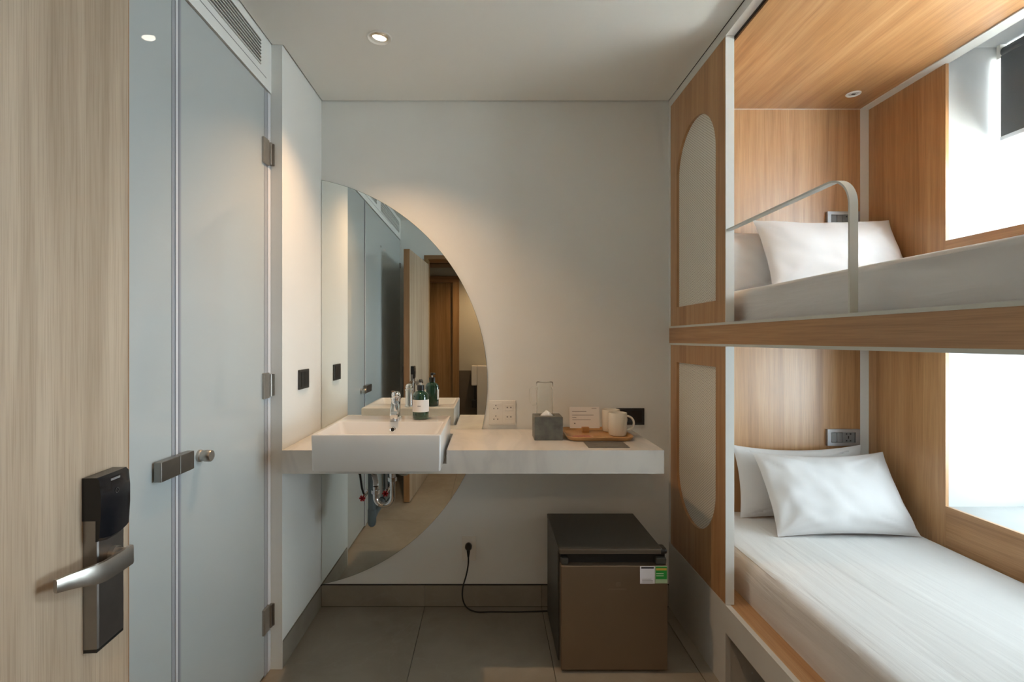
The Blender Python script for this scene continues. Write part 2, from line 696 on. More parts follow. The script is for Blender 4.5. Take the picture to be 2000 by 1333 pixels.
wl = struct(obj('wall_left', B(-1.05, LEFT, STUB, BACK, 0.117, 2.66), 'wall_paint'), 'short white wall end between shower door and mirror', 'wall')
obj('wall_core', B(-1.05, LEFT - 0.02, STUB + 0.004, BACK, -0.005, 0.117), 'dark_gap', wl)
obj('wall_end_face', B(-1.05, LEFT, STUB - 0.004, STUB, 0.0, 2.66), 'wall_paint', wl)
tr = struct(obj('trim_1', B(-1.05, GLX, 0.0, STUB - 0.004, 2.397, 2.66), 'wall_paint'), 'white panel with air grilles above the frosted shower glass', 'panel')
obj('access_panel_line', B(GLX - 0.001, GLX + 0.0008, 0.5, 2.0, 2.437, 2.4395), 'switch_grey', tr)
bb = thing('baseboard_back', 'dark grey stone baseboard along the back wall under the counter', 'baseboard', (0, BACK, 0), kind='structure')
for x0, x1 in ((-0.8595, -0.331), (-0.329, 0.269), (0.271, 0.869), (0.871, 0.925)):
    obj('tile', B(x0, x1, BACK, BACK + 0.01, 0.001, 0.107), 'stone_tile', bb)
bl = thing('baseboard_left', 'dark grey stone baseboard along the short left wall', 'baseboard', (LEFT, 2.3, 0), kind='structure')
obj('tile', B(LEFT - 0.010, LEFT, STUB + 0.001, BACK - 0.001, 0.001, 0.107), 'stone_tile', bl)

# entry wall, doorway round the camera, corridor behind it
DOOR_L, DOOR_R, DOOR_T = -0.625, 0.335, 2.20
bm = B(-1.7, DOOR_L - .04, -0.14, -0.002, 0, 2.66)
box(bm, DOOR_R + .04, 2.5, -0.14, -0.002, 0, 2.66)
box(bm, DOOR_L - .04, DOOR_R + .04, -0.14, -0.002, DOOR_T + .04, 2.66)
struct(obj('wall_entry', bm, 'wall_paint'), 'pale wall around the room entrance, seen in the mirror', 'wall')
fr = thing('trim_2', 'oak frame of the room entrance, seen in the mirror', 'door frame', (0, -0.07, 0), kind='structure')
obj('jamb', B(DOOR_L - .04, DOOR_L, -0.145, 0.003, 0, DOOR_T), 'oak_corridor', fr)
obj('jamb', B(DOOR_R, DOOR_R + .04, -0.145, 0.003, 0, DOOR_T), 'oak_corridor', fr)
obj('head', B(DOOR_L - .04, DOOR_R + .04, -0.145, 0.003, DOOR_T, DOOR_T + .04), 'oak_corridor_cross', fr)

wo = struct(obj('wall_outer', B(-1.75, -1.65, -1.4, 2.66, 0, 2.7), 'wall_paint'), 'far wall of the shower room behind the frosted glass', 'wall')
CW = -1.24
wc = struct(obj('wall_corridor', B(-1.75, 2.55, CW - 0.1, CW, 0.98, 2.7), 'corridor_paint'), 'pale corridor wall across from the entrance, seen in the mirror', 'wall')
obj('wainscot', B(-1.75, 2.55, CW - 0.1, CW + 0.004, 0, 0.98), 'wainscot', wc)
struct(obj('wall_corridor_end', B(2.5, 2.6, -1.4, -0.14, 0, 2.7), 'corridor_paint'), 'end wall of the corridor outside the room', 'wall')
cc = struct(obj('ceiling_corridor', B(-1.75, 2.55, CW - 0.1, -0.14, 2.295, 2.34), 'oak_corridor_cross'), 'wood ceiling of the corridor, seen in the mirror', 'ceiling')
obj('light_strip', B(-1.7, 2.5, -0.62, -0.60, 2.291, 2.295), 'white_lacquer', cc)
obj('groove', B(-1.7, 2.5, -0.92, -0.88, 2.292, 2.295), 'dark_gap', cc)
d3 = thing('door_3', 'brown oak corridor door seen in the mirror', 'door', (-0.85, CW, 0), kind='structure')
obj('leaf', B(-1.28, -0.46, CW, CW + 0.02, 0.01, 2.10), 'oak_corridor', d3)
obj('frame_post', B(-1.36, -1.28, CW, CW + 0.05, 0, 2.10), 'oak_corridor', d3)
obj('frame_post', B(-0.46, -0.38, CW, CW + 0.05, 0, 2.10), 'oak_corridor', d3)
obj('frame_head', B(-1.36, -0.38, CW, CW + 0.05, 2.10, 2.18), 'oak_corridor_cross', d3)
cab = thing('corridor_cabinet', 'white floor-standing dispenser cabinet in the corridor, at the mirror edge', 'cabinet', (-0.1, CW + .12, 0))
obj('body', B(-0.15, 0.10, CW + .02, CW + .16, 0, 1.05, bev=0.01), 'white_lacquer', cab)
obj('side_box', B(-0.22, -0.15, CW + .04, CW + .15, 0.80, 1.05, bev=0.01), 'white_lacquer', cab)
obj('tray', B(-0.22, -0.15, CW + .05, CW + .14, 0.52, 0.62, bev=0.01), 'black_plastic', cab)
obj('stem', B(-0.19, -0.165, CW + .07, CW + .12, 0.62, 0.80), 'black_plastic', cab)

# window wall behind the bunk: solid wall with two deep openings
bm = B(1.946, 2.42, WIN_Y1, BACK, 0, 2.66)
box(bm, 1.946, 2.42, -0.002, WIN_Y0, 0, 2.66)
box(bm, 1.946, 2.42, WIN_Y0, WIN_Y1, 0, 0.655)
box(bm, 1.946, 2.42, WIN_Y0, WIN_Y1, 1.34, 1.779)
box(bm, 1.946, 2.42, WIN_Y0, WIN_Y1, 2.61, 2.66)
struct(obj('wall_right', bm, 'reveal_paint'), 'thick white window wall with two deep window recesses beside the bunks', 'wall')
for n, z0, z1, lab in ((1, 1.779, 2.61, 'upper window in the deep white recess beside the top bunk'),
                       (2, 0.655, 1.34, 'lower window in the deep white recess beside the bottom bunk')):
    w = thing('window_%d' % n, lab, 'window', (2.38, 1.29, z0), kind='structure')
    obj('sill_board', B(1.946, 2.36, WIN_Y0, WIN_Y1, z0, z0 + .011), 'concrete_sill', w)
    zz = z0 + .011
    obj('frame_post', B(2.36, 2.41, WIN_Y0, WIN_Y0 + .05, zz, z1), 'frame_alu', w)
    obj('frame_post', B(2.36, 2.41, WIN_Y1 - .05, WIN_Y1, zz, z1), 'frame_alu', w)
    obj('frame_rail', B(2.36, 2.41, WIN_Y0 + .05, WIN_Y1 - .05, zz, zz + .045), 'frame_alu', w)
    obj('frame_rail', B(2.36, 2.41, WIN_Y0 + .05, WIN_Y1 - .05, z1 - .045, z1), 'frame_alu', w)
    obj('mullion', B(2.365, 2.405, 1.575, 1.615, zz + .045, z1 - .045), 'frame_alu', w)
    obj('pane', B(2.383, 2.389, WIN_Y0 + .05, 1.575, zz + .045, z1 - .045), 'window_glass', w)
    obj('pane', B(2.383, 2.389, 1.615, WIN_Y1 - .05, zz + .045, z1 - .045), 'window_glass', w)

# unseen slab added outside: shades the lower bed, bounces sun into the top bunk
struct(obj('added_light_slab', B(2.42, 4.40, -0.8, 3.4, 1.36, 1.50), 'added_slab_concrete'), 'unseen concrete slab added outside between the two windows to shade and bounce light', 'slab')

# ------------------------------------------------------------------ air grilles in the panel over the glass
gr = thing('linear_air_grille', 'long air grille with dark slots above the shower door', 'grille', (GLX, 1.5, 2.468))
obj('backing', B(GLX + 0.0002, GLX + 0.0012, 1.08, 1.95, 2.466, 2.561), 'dark_gap', gr)
for k in range(8):
    z = 2.4665 + k * 0.01335
    obj('slat', B(GLX + 0.0012, GLX + 0.006, 1.082, 1.948, z - 0.0018 + .0015, z + 0.0018 + .0015), 'white_lacquer', gr)
g2 = thing('square_air_grille', 'perforated square air grille near the entrance, seen in the mirror', 'grille', (GLX, 0.45, 2.45))
obj('backing', B(GLX + 0.0002, GLX + 0.001, 0.10, 0.92, 2.450, 2.56), 'dark_gap', g2)
bm = bmesh.new()
for k in range(33):
    y = 0.10 + 0.82 * k / 32
    box(bm, GLX + 0.001, GLX + 0.004, y - .0032, y + .0032, 2.45, 2.56)
for k in range(6):
    z = 2.45 + 0.11 * k / 5
    box(bm, GLX + 0.001, GLX + 0.0045, 0.10, 0.92, z - .0028, z + .0028)
tag(obj('lattice', bm, 'white_lacquer', g2), kind='stuff')

# ------------------------------------------------------------------ shower glass
GX0, GX1 = -0.921, -0.911
SEAM = 1.435
sd = thing('door_2', 'frosted glass shower door with metal hinges and round knob', 'shower door', (GX0, 1.74, 0), kind='structure')
obj('pane', B(GX0, GX1, SEAM + 0.018, 1.992, 0.012, 2.392, bev=0.001, seg=1), 'frosted_glass', sd)
obj('seal_strip', B(GX0 - .002, GX1 + .001, 1.992, 2.020, 0.004, 2.392), 'seal_strip_mid', sd)
obj('seal_strip', B(GX0 - .002, GX1 + .003, 2.020, 2.044, 0.004, 2.392), 'seal_strip', sd)
obj('seal_strip', B(GX0 - .002, GX1 + .001, SEAM + .0085, SEAM + .018, 0.012, 2.392), 'seal_strip_mid', sd)
obj('seal_strip', B(GX0 - .002, GX1 + .002, SEAM + .001, SEAM + .0085, 0.012, 2.392), 'seal_strip_dark', sd)
for z in (2.140, 1.186, 0.232):
    h = obj('hinge', B(GX1, GX1 + .010, 1.972, 2.022, z - .052, z + .052, bev=0.0025), 'brushed_nickel', sd)
    bm = cyl(bmesh.new(), (GX1 + .008, 2.030, z - .046), (GX1 + .008, 2.030, z + .046), 0.008, seg=16)
    obj('hinge_barrel', bm, 'dark_nickel', h, smooth=True)
    obj('hinge_wing', B(GX1 + .002, GX1 + .02, 2.036, 2.0445, z - .045, z + .045, bev=.001), 'dark_nickel', h)
kz, ky = 1.008, 1.545
bm = lathe(bmesh.new(), [(0, 0), (.019, 0), (.019, .007), (.0165, .010), (.0165, .018), (.0185, .021), (.0185, .036), (.016, .040), (0, .040)], (GX1, ky, kz), 28, axis=(1, 0, 0))
obj('knob', bm, 'brushed_nickel', sd, smooth=True)
fg = thing('fixed_glass_panel', 'fixed frosted glass panel behind the open entry door', 'glass panel', (GX0, 0.72, 0))
obj('pane', B(GX0, GX1, 0.004, SEAM - 0.024, 0.006, 2.392, bev=0.001, seg=1), 'frosted_glass', fg)
obj('seal_strip', B(GX0 - .002, GX1 + .001, SEAM - .024, SEAM - .011, 0.006, 2.392), 'seal_strip_mid', fg)
obj('seal_strip', B(GX0 - .002, GX1 + .004, SEAM - .011, SEAM - .0005, 0.006, 2.392), 'seal_strip', fg)
obj('glass_clamp', B(GX1, GX1 + .012, 0.006, 0.046, 2.105, 2.155, bev=.002), 'dark_nickel', fg)
obj('screw_cap', lathe(bmesh.new(), [(0, 0), (.008, 0), (.008, .004), (0, .005)], (GX1, 0.90, 2.16), 16, axis=(1, 0, 0)), 'dark_nickel', fg, smooth=True)
lk = thing('glass_door_latch', 'flat metal latch bridging the seam of the frosted glass', 'latch', (GX1, SEAM, 0.98))
obj('keeper', B(GX1 + .005, GX1 + .026, 1.328, 1.4085, 0.986, 1.040, bev=.0015), 'dark_nickel', lk)
obj('bolt_case', B(GX1 + .005, GX1 + .026, 1.4105, 1.477, 0.986, 1.040, bev=.0015), 'dark_nickel', lk)

# ------------------------------------------------------------------ entry door (its outer face turned into the room)
ang = math.atan2(0.055, 0.86)
ed = bpy.data.objects.new('door_1', None)
HINGE = Vector((-0.612, 0.050, 0.0))
ed.location = HINGE
ed.rotation_euler = (0, 0, ang)
C.objects.link(ed)
WORLD[ed] = HINGE.copy()
struct(ed, 'pale oak entry door standing open at the left with a card lock', 'door')
hx, hy = HINGE.x, HINGE.y
DL = 0.863
leaf = obj('leaf', B(hx - .050, hx, hy, hy + DL - .003, 0.008, 2.136), 'oak_pale', ed)
obj('edge_band', B(hx - .050, hx, hy + DL - .003, hy + DL, 0.008, 2.136), 'oak_edge', ed)
lx = hx                     # outer face
ly0, ly1 = hy + DL - 0.113, hy + DL - 0.047
bm = prism(bmesh.new(), [(lx, ly0), (lx + .021, ly0 + .001), (lx + .0225, ly0 + .004), (lx + .0225, ly1 - .003), (lx + .019, ly1), (lx, ly1)], 'Z', 0.868, 1.10)
lock = obj('lock_case', bm, 'lock_steel', ed)
obj('lock_foot', B(lx, lx + .021, ly0 + .001, ly1 - .001, 0.862, 0.868), 'black_plastic', lock)
# black card reader hood, bulging, with a curved lower lip
prof = [(lx, 1.148), (lx + .024, 1.148), (lx + .029, 1.143), (lx + .0315, 1.118), (lx + .0315, 1.088), (lx + .029, 1.050), (lx + .0226, 1.044), (lx + .0226, 1.078), (lx, 1.078)]
bm = bmesh.new()
rings = []
for t in (0, .12, .35, .65, .88, 1):
    y = ly0 - .002 + (ly1 - ly0 + .006) * t
    k = 1 - 0.07 * abs(2 * t - 1) ** 3
    dz = -0.006 * (1 - abs(2 * t - 1) ** 2)
    rings.append([(lx + (p[0] - lx) * k, y, p[1] + (dz if p[1] < 1.06 else 0)) for p in prof])
loft(bm, rings)
rd = obj('card_reader', bm, 'black_gloss', ed, smooth=True)
bm = lathe(bmesh.new(), [(.0035, 0), (.0045, 0), (.0045, .0003), (.0035, .0003)], (lx + .0317, (ly0 + ly1) / 2, 1.118), 20, axis=(1, 0, 0), closed=True)
obj('reader_mark', bm, 'charcoal_plate', rd)
obj('status_light', B(lx + .0285, lx + .0300, (ly0 + ly1) / 2 - .012, (ly0 + ly1) / 2 + .010, 1.137, 1.1405), 'steel_grey', rd)
# lever
pv = (lx + .02, ly1 - .030, 1.008)
bm = cyl(bmesh.new(), pv, (lx + .043, pv[1], pv[2]), 0.0105, seg=24)
cyl(bm, (lx + .0222, pv[1], pv[2]), (lx + .030, pv[1], pv[2]), 0.0145, seg=24)
lever = obj('lever_neck', bm, 'brushed_nickel', ed, smooth=True)
path = [(lx + .0445, pv[1] + .013), (lx + .0445, pv[1] - .02), (lx + .0445, pv[1] - .052), (lx + .0435, pv[1] - .066), (lx + .0405, pv[1] - .080), (lx + .036, pv[1] - .094), (lx + .030, pv[1] - .108), (lx + .024, pv[1] - .122)]
lev_z = [0, 0, .001, .003, .006, .009, .011, .012]
lev_h = [.0165, .0165, .016, .0155, .0145, .0125, .011, .0095]
bm = bmesh.new()
rings = []
for i, (x, y) in enumerate(path):
    a = path[max(0, i - 1)]
    b_ = path[min(len(path) - 1, i + 1)]
    t = Vector((b_[0] - a[0], b_[1] - a[1])).normalized()
    n = Vector((-t.y, t.x))
    hw, hh = 0.0042, lev_h[i]
    rings.append([(x + n.x * hw * sx, y + n.y * hw * sx, pv[2] - .006 + lev_z[i] + hh * sz) for sx, sz in ((1, .8), (.7, 1), (-.7, 1), (-1, .8), (-1, -.8), (-.7, -1), (.7, -1), (1, -.8))])
loft(bm, rings)
obj('lever', bm, 'brushed_nickel', ed, smooth=True)
# inner side fittings
bm = B(hx - .070, hx - .050, ly0, ly1, 0.868, 1.148, bev=.004)
obj('inner_lock_case', bm, 'black_plastic', ed)

# ------------------------------------------------------------------ ceiling downlights
def downlight(loc, label, tilt, power, group=None, r=0.038, cone=112):
    x, y, z = loc
    t = thing('recessed_downlight', label, 'downlight', loc, group)
    obj('trim_ring', lathe(bmesh.new(), [(r, 0.0), (r + .008, -.0035), (r + .011, -.002), (r + .012, 0.0), (r + .012, .004), (r, .004)], loc, 40, closed=True), 'white_lacquer', t, smooth=True)
    obj('gimbal_ring', lathe(bmesh.new(), [(r * .72, .004), (r * .74, -.002), (r * .84, -.0035), (r * .92, -.002), (r * .92, .004)], loc, 40, closed=True, axis=tilt), 'lamp_inner', t, smooth=True)
    obj('cup', lathe(bmesh.new(), [(r * .98, .004), (r * .98, .010), (0, .010)], loc, 40), 'lamp_inner', t, smooth=True)
    obj('lens', lathe(bmesh.new(), [(0, -.005), (r * .4, -.0045), (r * .70, -.002), (r * .70, .003), (0, .003)], loc, 32, axis=tilt), 'lamp_lens', t, smooth=True)
    d = bpy.data.lights.new('downlight_beam', 'SPOT')
    d.energy = power
    d.color = WARM
    d.spot_size = math.radians(cone)
    d.spot_blend = 1.0
    d.shadow_soft_size = 0.018
    o = bpy.data.objects.new('downlight_beam', d)
    o.location = Vector(loc) + Vector((0, 0, -0.030))
    o.parent = None
    C.objects.link(o)
    return t


downlight((-0.445, 1.995, CEIL), 'lit round ceiling downlight above the washbasin', (0.12, -0.15, 1), DOWNLIGHT_W)
downlight((0.0, -0.72, 2.295), 'round downlight in the corridor ceiling behind the camera', (0, 0, 1), CORRIDOR_W, cone=165)
sl = thing('bunk_spotlight', 'small round white spotlight in the wood ceiling of the top bunk', 'spotlight', (1.741, 2.348, 2.548))
obj('trim_ring', lathe(bmesh.new(), [(.020, 0), (.024, -.003), (.030, -.003), (.032, 0), (.032, .001), (.020, .001)], (1.741, 2.348, 2.548), 36, closed=True), 'white_lacquer', sl, smooth=True)
obj('face', lathe(bmesh.new(), [(0, -.001), (.020, -.001), (.020, .001), (0, .001)], (1.741, 2.348, 2.548), 36), 'reveal_paint', sl, smooth=True)
obj('slot', B(1.733, 1.749, 2.343, 2.353, 2.5458, 2.5472), 'black_plastic', sl)

# ------------------------------------------------------------------ built-in bunk bed
Y0, PE = 0.03, 1.92      # foot of the bunk, free end of the screen
bunk = thing('bunk_bed', 'built-in oak bunk bed with white edges and arched cane screens', 'bunk bed', (1.43, 1.43, 0))
ARC, AY0, AY1 = 0.208, 2.008, 2.424
AYC = (AY0 + AY1) / 2


def arch_poly(up, z_flat, z_spring, n=24):
    if up:
        pts = [(AY0, z_flat), (AY1, z_flat)]
        pts += [(AYC + ARC * math.cos(PI * k / n), z_spring + ARC * math.sin(PI * k / n)) for k in range(n + 1)]
    else:
        pts = [(AY1, z_flat), (AY0, z_flat)]
        pts += [(AYC - ARC * math.cos(PI * k / n), z_spring - ARC * math.sin(PI * k / n)) for k in range(n + 1)]
    return pts


def screen(up, z0, z1, zf, zs):
    """oak board with an arched opening; the ring between opening and outline is built strip by strip"""
    inner = arch_poly(up, zf, zs)
    y0, y1 = PE + .004, BACK - .022
    cz = (zf + zs) / 2
    outer = []
    for (y, z) in inner:
        dy, dz = y - AYC, z - cz
        ks = []
        if abs(dy) > 1e-9:
            ks.append(((y1 if dy > 0 else y0) - AYC) / dy)
        if abs(dz) > 1e-9:
            ks.append(((z1 if dz > 0 else z0) - cz) / dz)
        k = min(ks)
        outer.append([AYC + dy * k, cz + dz * k])
    for cy, czz in ((y0, z0), (y0, z1), (y1, z0), (y1, z1)):       # snap the nearest outline point to each corner
        j = min(range(len(outer)), key=lambda q: (outer[q][0] - cy) ** 2 + (outer[q][1] - czz) ** 2)
        outer[j] = [cy, czz]
    bm = bmesh.new()
    xa, xb = BX, BX + .030
    n = len(inner)
    vi = [[bm.verts.new((x, p[0], p[1])) for p in inner] for x in (xa, xb)]
    vo = [[bm.verts.new((x, p[0], p[1])) for p in outer] for x in (xa, xb)]
    for k in range(n):
        j = (k + 1) % n
        bm.faces.new((vi[0][k], vi[0][j], vo[0][j], vo[0][k]))
        bm.faces.new((vi[1][k], vo[1][k], vo[1][j], vi[1][j]))
        bm.faces.new((vi[0][k], vi[1][k], vi[1][j], vi[0][j]))
        bm.faces.new((vo[0][k], vo[0][j], vo[1][j], vo[1][k]))
    bmesh.ops.dissolve_degenerate(bm, dist=1e-6, edges=bm.edges)
    sc = obj('screen_board', bm, 'oak_upright', bunk)
    obj('cane_panel', prism(bmesh.new(), [(p[0], p[1]) for p in inner], 'X', BX + .012, BX + .020), 'woven_cane', sc, label='woven pale cane in an arched opening')
    obj('end_post', B(BX - .001, BX + .032, PE, PE + .004, z0, z1 + (0.0 if up else 0)), 'white_lacquer', sc)
    obj('wall_post', B(BX - .002, BX + .032, BACK - .022, BACK - .001, z0, z1), 'white_lacquer', sc)
    return sc


BZ0, BZ1 = 1.346, 1.442
screen(True, BZ1, 2.562, 1.533, 2.165)
screen(False, 0.337, BZ0, 1.262, 0.742)
# top fascia, curtain track, wood ceiling
obj('top_fascia', B(BX - .002, BX + .034, Y0, BACK - .001, 2.562, 2.60), 'white_lacquer', bunk)
obj('curtain_track', B(BX + .0345, BX + .040, Y0, BACK - .03, 2.556, 2.575), 'black_plastic', bunk)
obj('bunk_ceiling', B(BX + .041, 1.888, Y0, BACK - .026, 2.548, 2.575), 'oak_along', bunk)
obj('ceiling_trim', B(1.888, 1.945, Y0, BACK - .026, 2.543, 2.575), 'white_lacquer', bunk)
# head boards and side lining
HB = BACK - .026
obj('headboard', B(BX + .034, 1.888, HB, BACK - .001, BZ1 - .03, 2.5455), 'oak_upright', bunk)
obj('headboard', B(BX + .034, 1.888, HB, BACK - .001, 0.337, BZ0), 'oak_upright', bunk)
obj('headboard_joint', B(BX + .034, 1.888, HB - .001, BACK - .001, 2.5455, 2.5478), 'white_lacquer', bunk)
obj('corner_trim', B(1.888, WX, HB, BACK - .001, BZ1 - .03, 2.543), 'white_lacquer', bunk)
obj('corner_trim', B(1.888, WX, HB, BACK - .001, 0.337, BZ0), 'white_lacquer', bunk)
obj('side_lining', B(WX, 1.9455, WIN_Y1, BACK - .001, BZ1 - .03, 2.543), 'oak_upright', bunk)
obj('side_lining', B(WX, 1.9455, WIN_Y1, BACK - .001, 0.337, BZ0), 'oak_upright', bunk)
obj('sill_lining', B(WX, 1.9455, Y0, WIN_Y1 - .001, 0.337, 0.668), 'oak_along', bunk)
obj('sill_lining', B(WX, 1.9455, Y0, WIN_Y1 - .001, BZ1 - .03, 1.792), 'oak_along', bunk)
obj('foot_lining', B(WX, 1.9455, Y0, WIN_Y0, 0.668, BZ0), 'oak_upright', bunk)
obj('foot_lining', B(WX, 1.9455, Y0, WIN_Y0, 1.792, 2.543), 'oak_upright', bunk)
# upper deck
obj('beam', B(BX, BX + .020, Y0, BACK - .001, BZ0 + .010, BZ1 - .010), 'oak_along', bunk)
obj('beam_edge', B(BX - .002, BX + .030, Y0, BACK - .001, BZ1 - .010, BZ1 - .0005), 'rail_lacquer', bunk)
obj('beam_edge', B(BX - .002, BX + .030, Y0, BACK - .001, BZ0 + .0005, BZ0 + .010), 'rail_lacquer', bunk)
obj('upper_deck', B(BX + .020, WX, Y0, BACK - .001, BZ0 + .010, BZ1 - .030), 'white_lacquer', bunk)
# lower deck, plinth and open storage niche
obj('lower_deck', B(BX + .018, WX, Y0, BACK - .001, 0.305, 0.335), 'oak_along', bunk)
obj('deck_front', B(BX - .002, BX + .018, Y0, PE, 0.228, 0.3355), 'base_lacquer', bunk)
obj('plinth', B(BX - .002, BX + .018, PE, BACK - .001, 0.0, 0.3355), 'base_lacquer', bunk)
obj('niche_side', B(BX + .018, 1.55, PE + .012, PE + .030, 0.0, 0.305), 'base_lacquer', bunk)
obj('niche_back', B(1.55, 1.57, Y0, PE + .03, 0.0, 0.305), 'base_lacquer', bunk)
obj('foot_board', B(BX, WX, Y0 - .02, Y0, 0.0, 2.60), 'oak_upright', bunk)
# flat-bar guard rail of the upper bunk
RZ, RY, RR = 1.802, 1.266, 0.080
cen = [(PE - .001, RZ)]
cen += [(RY + RR, RZ)]
for k in range(1, 13):
    a = PI / 2 * k / 12
    cen.append((RY + RR - RR * math.sin(a), RZ - RR + RR * math.cos(a)))
cen += [(RY, BZ1)]
bm = bmesh.new()
rings = []
for i, (y, z) in enumerate(cen):
    a, b_ = cen[max(0, i - 1)], cen[min(len(cen) - 1, i + 1)]
    t = Vector((b_[0] - a[0], b_[1] - a[1])).normalized()
    n = Vector((-t.y, t.x)) * 0.0028
    rings.append([(BX + .001, y + n.x, z + n.y), (BX + .023, y + n.x, z + n.y), (BX + .023, y - n.x, z - n.y), (BX + .001, y - n.x, z - n.y)])
loft(bm, rings)
obj('guard_rail', bm, 'rail_lacquer', bunk, smooth=True, label='white flat-bar guard rail bent down at its end')

# roller blind on the upper window
BL0, BL1 = 1.62, WIN_Y1 - .022
bld = thing('roller_blind', 'dark grey roller blind half lowered in the upper window recess', 'blind', (2.15, 1.84, 2.2))
obj('cloth', B(2.143, 2.146, BL0, BL1, 2.222, 2.56), 'blind_cloth', bld)
obj('bottom_rail', B(2.138, 2.151, BL0, BL1, 2.204, 2.222, bev=.002), 'blind_rail', bld)
bm = cyl(bmesh.new(), (2.165, BL0, 2.577), (2.165, BL1, 2.577), 0.024, seg=20)
obj('roller', bm, 'blind_cloth', bld, smooth=True)
for y in (BL0 - .014, BL1):
    obj('bracket', B(2.14, 2.19, y, y + .014, 2.552, 2.61), 'white_plastic', bld)

# ------------------------------------------------------------------ mattresses and pillows
def mattress(name, label, x0, x1, y0, y1, z0, z1, mat, r=0.035, seed=0):
    bm = bmesh.new()
    nx, ny = 44, 70
    grid = []
    # closed rounded sheet: run a profile across x, repeat along y
    prof = []
    for k in range(7):
        prof.append((x0 + .004 * math.sin(PI * k / 6) * -1, z0 + (z1 - r - z0) * k / 6))
    for k in range(1, 7):
        a = PI / 2 * k / 6
        prof.append((x0 + r - r * math.cos(a), z1 - r + r * math.sin(a)))
    for k in range(1, nx):
        prof.append((x0 + r + (x1 - x0 - 2 * r) * k / nx, z1))
    for k in range(0, 7):
        a = PI / 2 * k / 6
        prof.append((x1 - r + r * math.sin(a), z1 - r + r * math.cos(a)))
    for k in range(1, 7):
        prof.append((x1, z1 - r - (z1 - r - z0) * k / 6))
    rings = []
    for j in range(ny + 1):
        y = y0 + (y1 - y0) * j / ny
        row = []
        e = min((y - y0), (y1 - y)) / 0.04
        drop = 0.0 if e > 1 else 0.02 * (1 - e) ** 2
        for (x, z) in prof:
            n = noise.noise(Vector((x * 13 + seed, y * 1.1, z * 14)))
            m = noise.noise(Vector((x * 5 + seed, y * 2.3 + 3, z * 5)))
            top = (z - z0) / (z1 - z0)
            h = 0.0045 * n + 0.005 * m + 0.0045 * noise.noise(Vector((x * 3 + seed, y * .8 + z * 9, z * 40)))
            if top > .97:
                row.append((x, y, z + h * .8 - drop * top))
            else:
                sg = -1 if x < (x0 + x1) / 2 else 0.0
                h += 0.006 * noise.noise(Vector((y * 1.3 + seed * 2, z * 26 + y * 1.6, seed)))
                row.append((x + sg * h * (0.3 + 1.2 * top), y, z - drop * top))
        rings.append(row)
    loft(bm, rings)
    return obj(name, bm, mat, None, smooth=True)


m1 = mattress('mattress', '', 1.020, 1.928, Y0 + .04, HB - .004, 0.3355, 0.508, 'sheet_linen', seed=1)
tag(m1, 'white sheeted mattress on the bottom bunk', 'mattress', 'mattresses of the bunk bed')
m2 = mattress('mattress', '', 1.000, 1.928, Y0 + .04, HB - .004, BZ1 - .0295, 1.578, 'sheet_linen', seed=9)
tag(m2, 'white sheeted mattress on the top bunk behind the guard rail', 'mattress', 'mattresses of the bunk bed')


def pillow(label, group, w, h, t, base, lean, yaw=0.0, roll=0.0, seed=0, sag=0.0):
    """soft cushion with pinched corners; base = middle of its lower edge, leaning back by lean"""
    bm = bmesh.new()
    n = 40
    def shape(u, v, side):
        au, av = abs(u), abs(v)
        full = max(0.0, (1 - au ** 2.6)) ** 0.55 * max(0.0, (1 - av ** 2.4)) ** 0.55
        pull = 1 - 0.055 * (1 - av ** 2) * au ** 2          # sides drawn in between the corners
        pull_v = 1 - 0.075 * (1 - au ** 2) * av ** 2
        x = u * w / 2 * pull
        z = v * h / 2 * pull_v
        y = side * t / 2 * full
        wr = noise.noise(Vector((u * 2.2 + seed, v * 2.0, side * 3))) * 0.012
        rad = math.hypot(1 - au, 1 - av)
        crease = noise.noise(Vector((math.atan2(1 - av, 1 - au) * 7 + seed * 2, rad * 0.8, side))) * 0.017 * math.exp(-(rad / .55) ** 2) * min(1, rad * 4)
        soft = noise.noise(Vector((u * 6 + seed * 3 + v * 2, v * 3.0, 5 + side))) * 0.0055
        y += side * (wr + crease + soft) * min(1, full * 1.6)
        z -= sag * (1 - au ** 2) * max(0, v)
        return Vector((x, y, z + h / 2))
    M = Matrix.Translation(Vector(base)) @ Matrix.Rotation(yaw, 4, 'Z') @ Matrix.Rotation(-lean, 4, 'X') @ Matrix.Rotation(roll, 4, 'Y')
    F = {}
    for side in (-1, 1):
        for i in range(n + 1):
            for j in range(n + 1):
                edge = i in (0, n) or j in (0, n)
                key = (i, j) if edge else (i, j, side)
                if key not in F:
                    u = -math.cos(PI * i / n) * .35 + (2 * i / n - 1) * .65
                    v = -math.cos(PI * j / n) * .35 + (2 * j / n - 1) * .65
                    F[key] = bm.verts.new(M @ shape(u, v, 0 if edge else side))
    for side in (-1, 1):
        for i in range(n):
            for j in range(n):
                q = [F.get(k) or F[(*k, side)] for k in ((i, j), (i + 1, j), (i + 1, j + 1), (i, j + 1))]
                bm.faces.new(q if side < 0 else q[::-1])
    o = obj('pillow', bm, 'pillow_linen', None, smooth=True)
    return tag(o, label, 'pillow', group)


GP = 'white pillows on the bunks'
pillow('white pillow at the front on the bottom bunk', GP, 0.625, 0.385, 0.140, (1.570, 2.140, 0.514), math.radians(33), seed=2, sag=.012)
pillow('white pillow behind the other, against the bottom headboard', GP, 0.640, 0.345, 0.090, (1.530, 2.368, 0.514), math.radians(13), seed=6, sag=.015)
pillow('white pillow at the front on the top bunk', GP, 0.655, 0.400, 0.135, (1.592, 2.190, 1.585), math.radians(25), seed=11, sag=0.008)
pillow('white pillow behind the other, beside the screen on the top bunk', GP, 0.620, 0.335, 0.090, (1.42, 2.375, 1.584), math.radians(12), seed=15, sag=0.0)

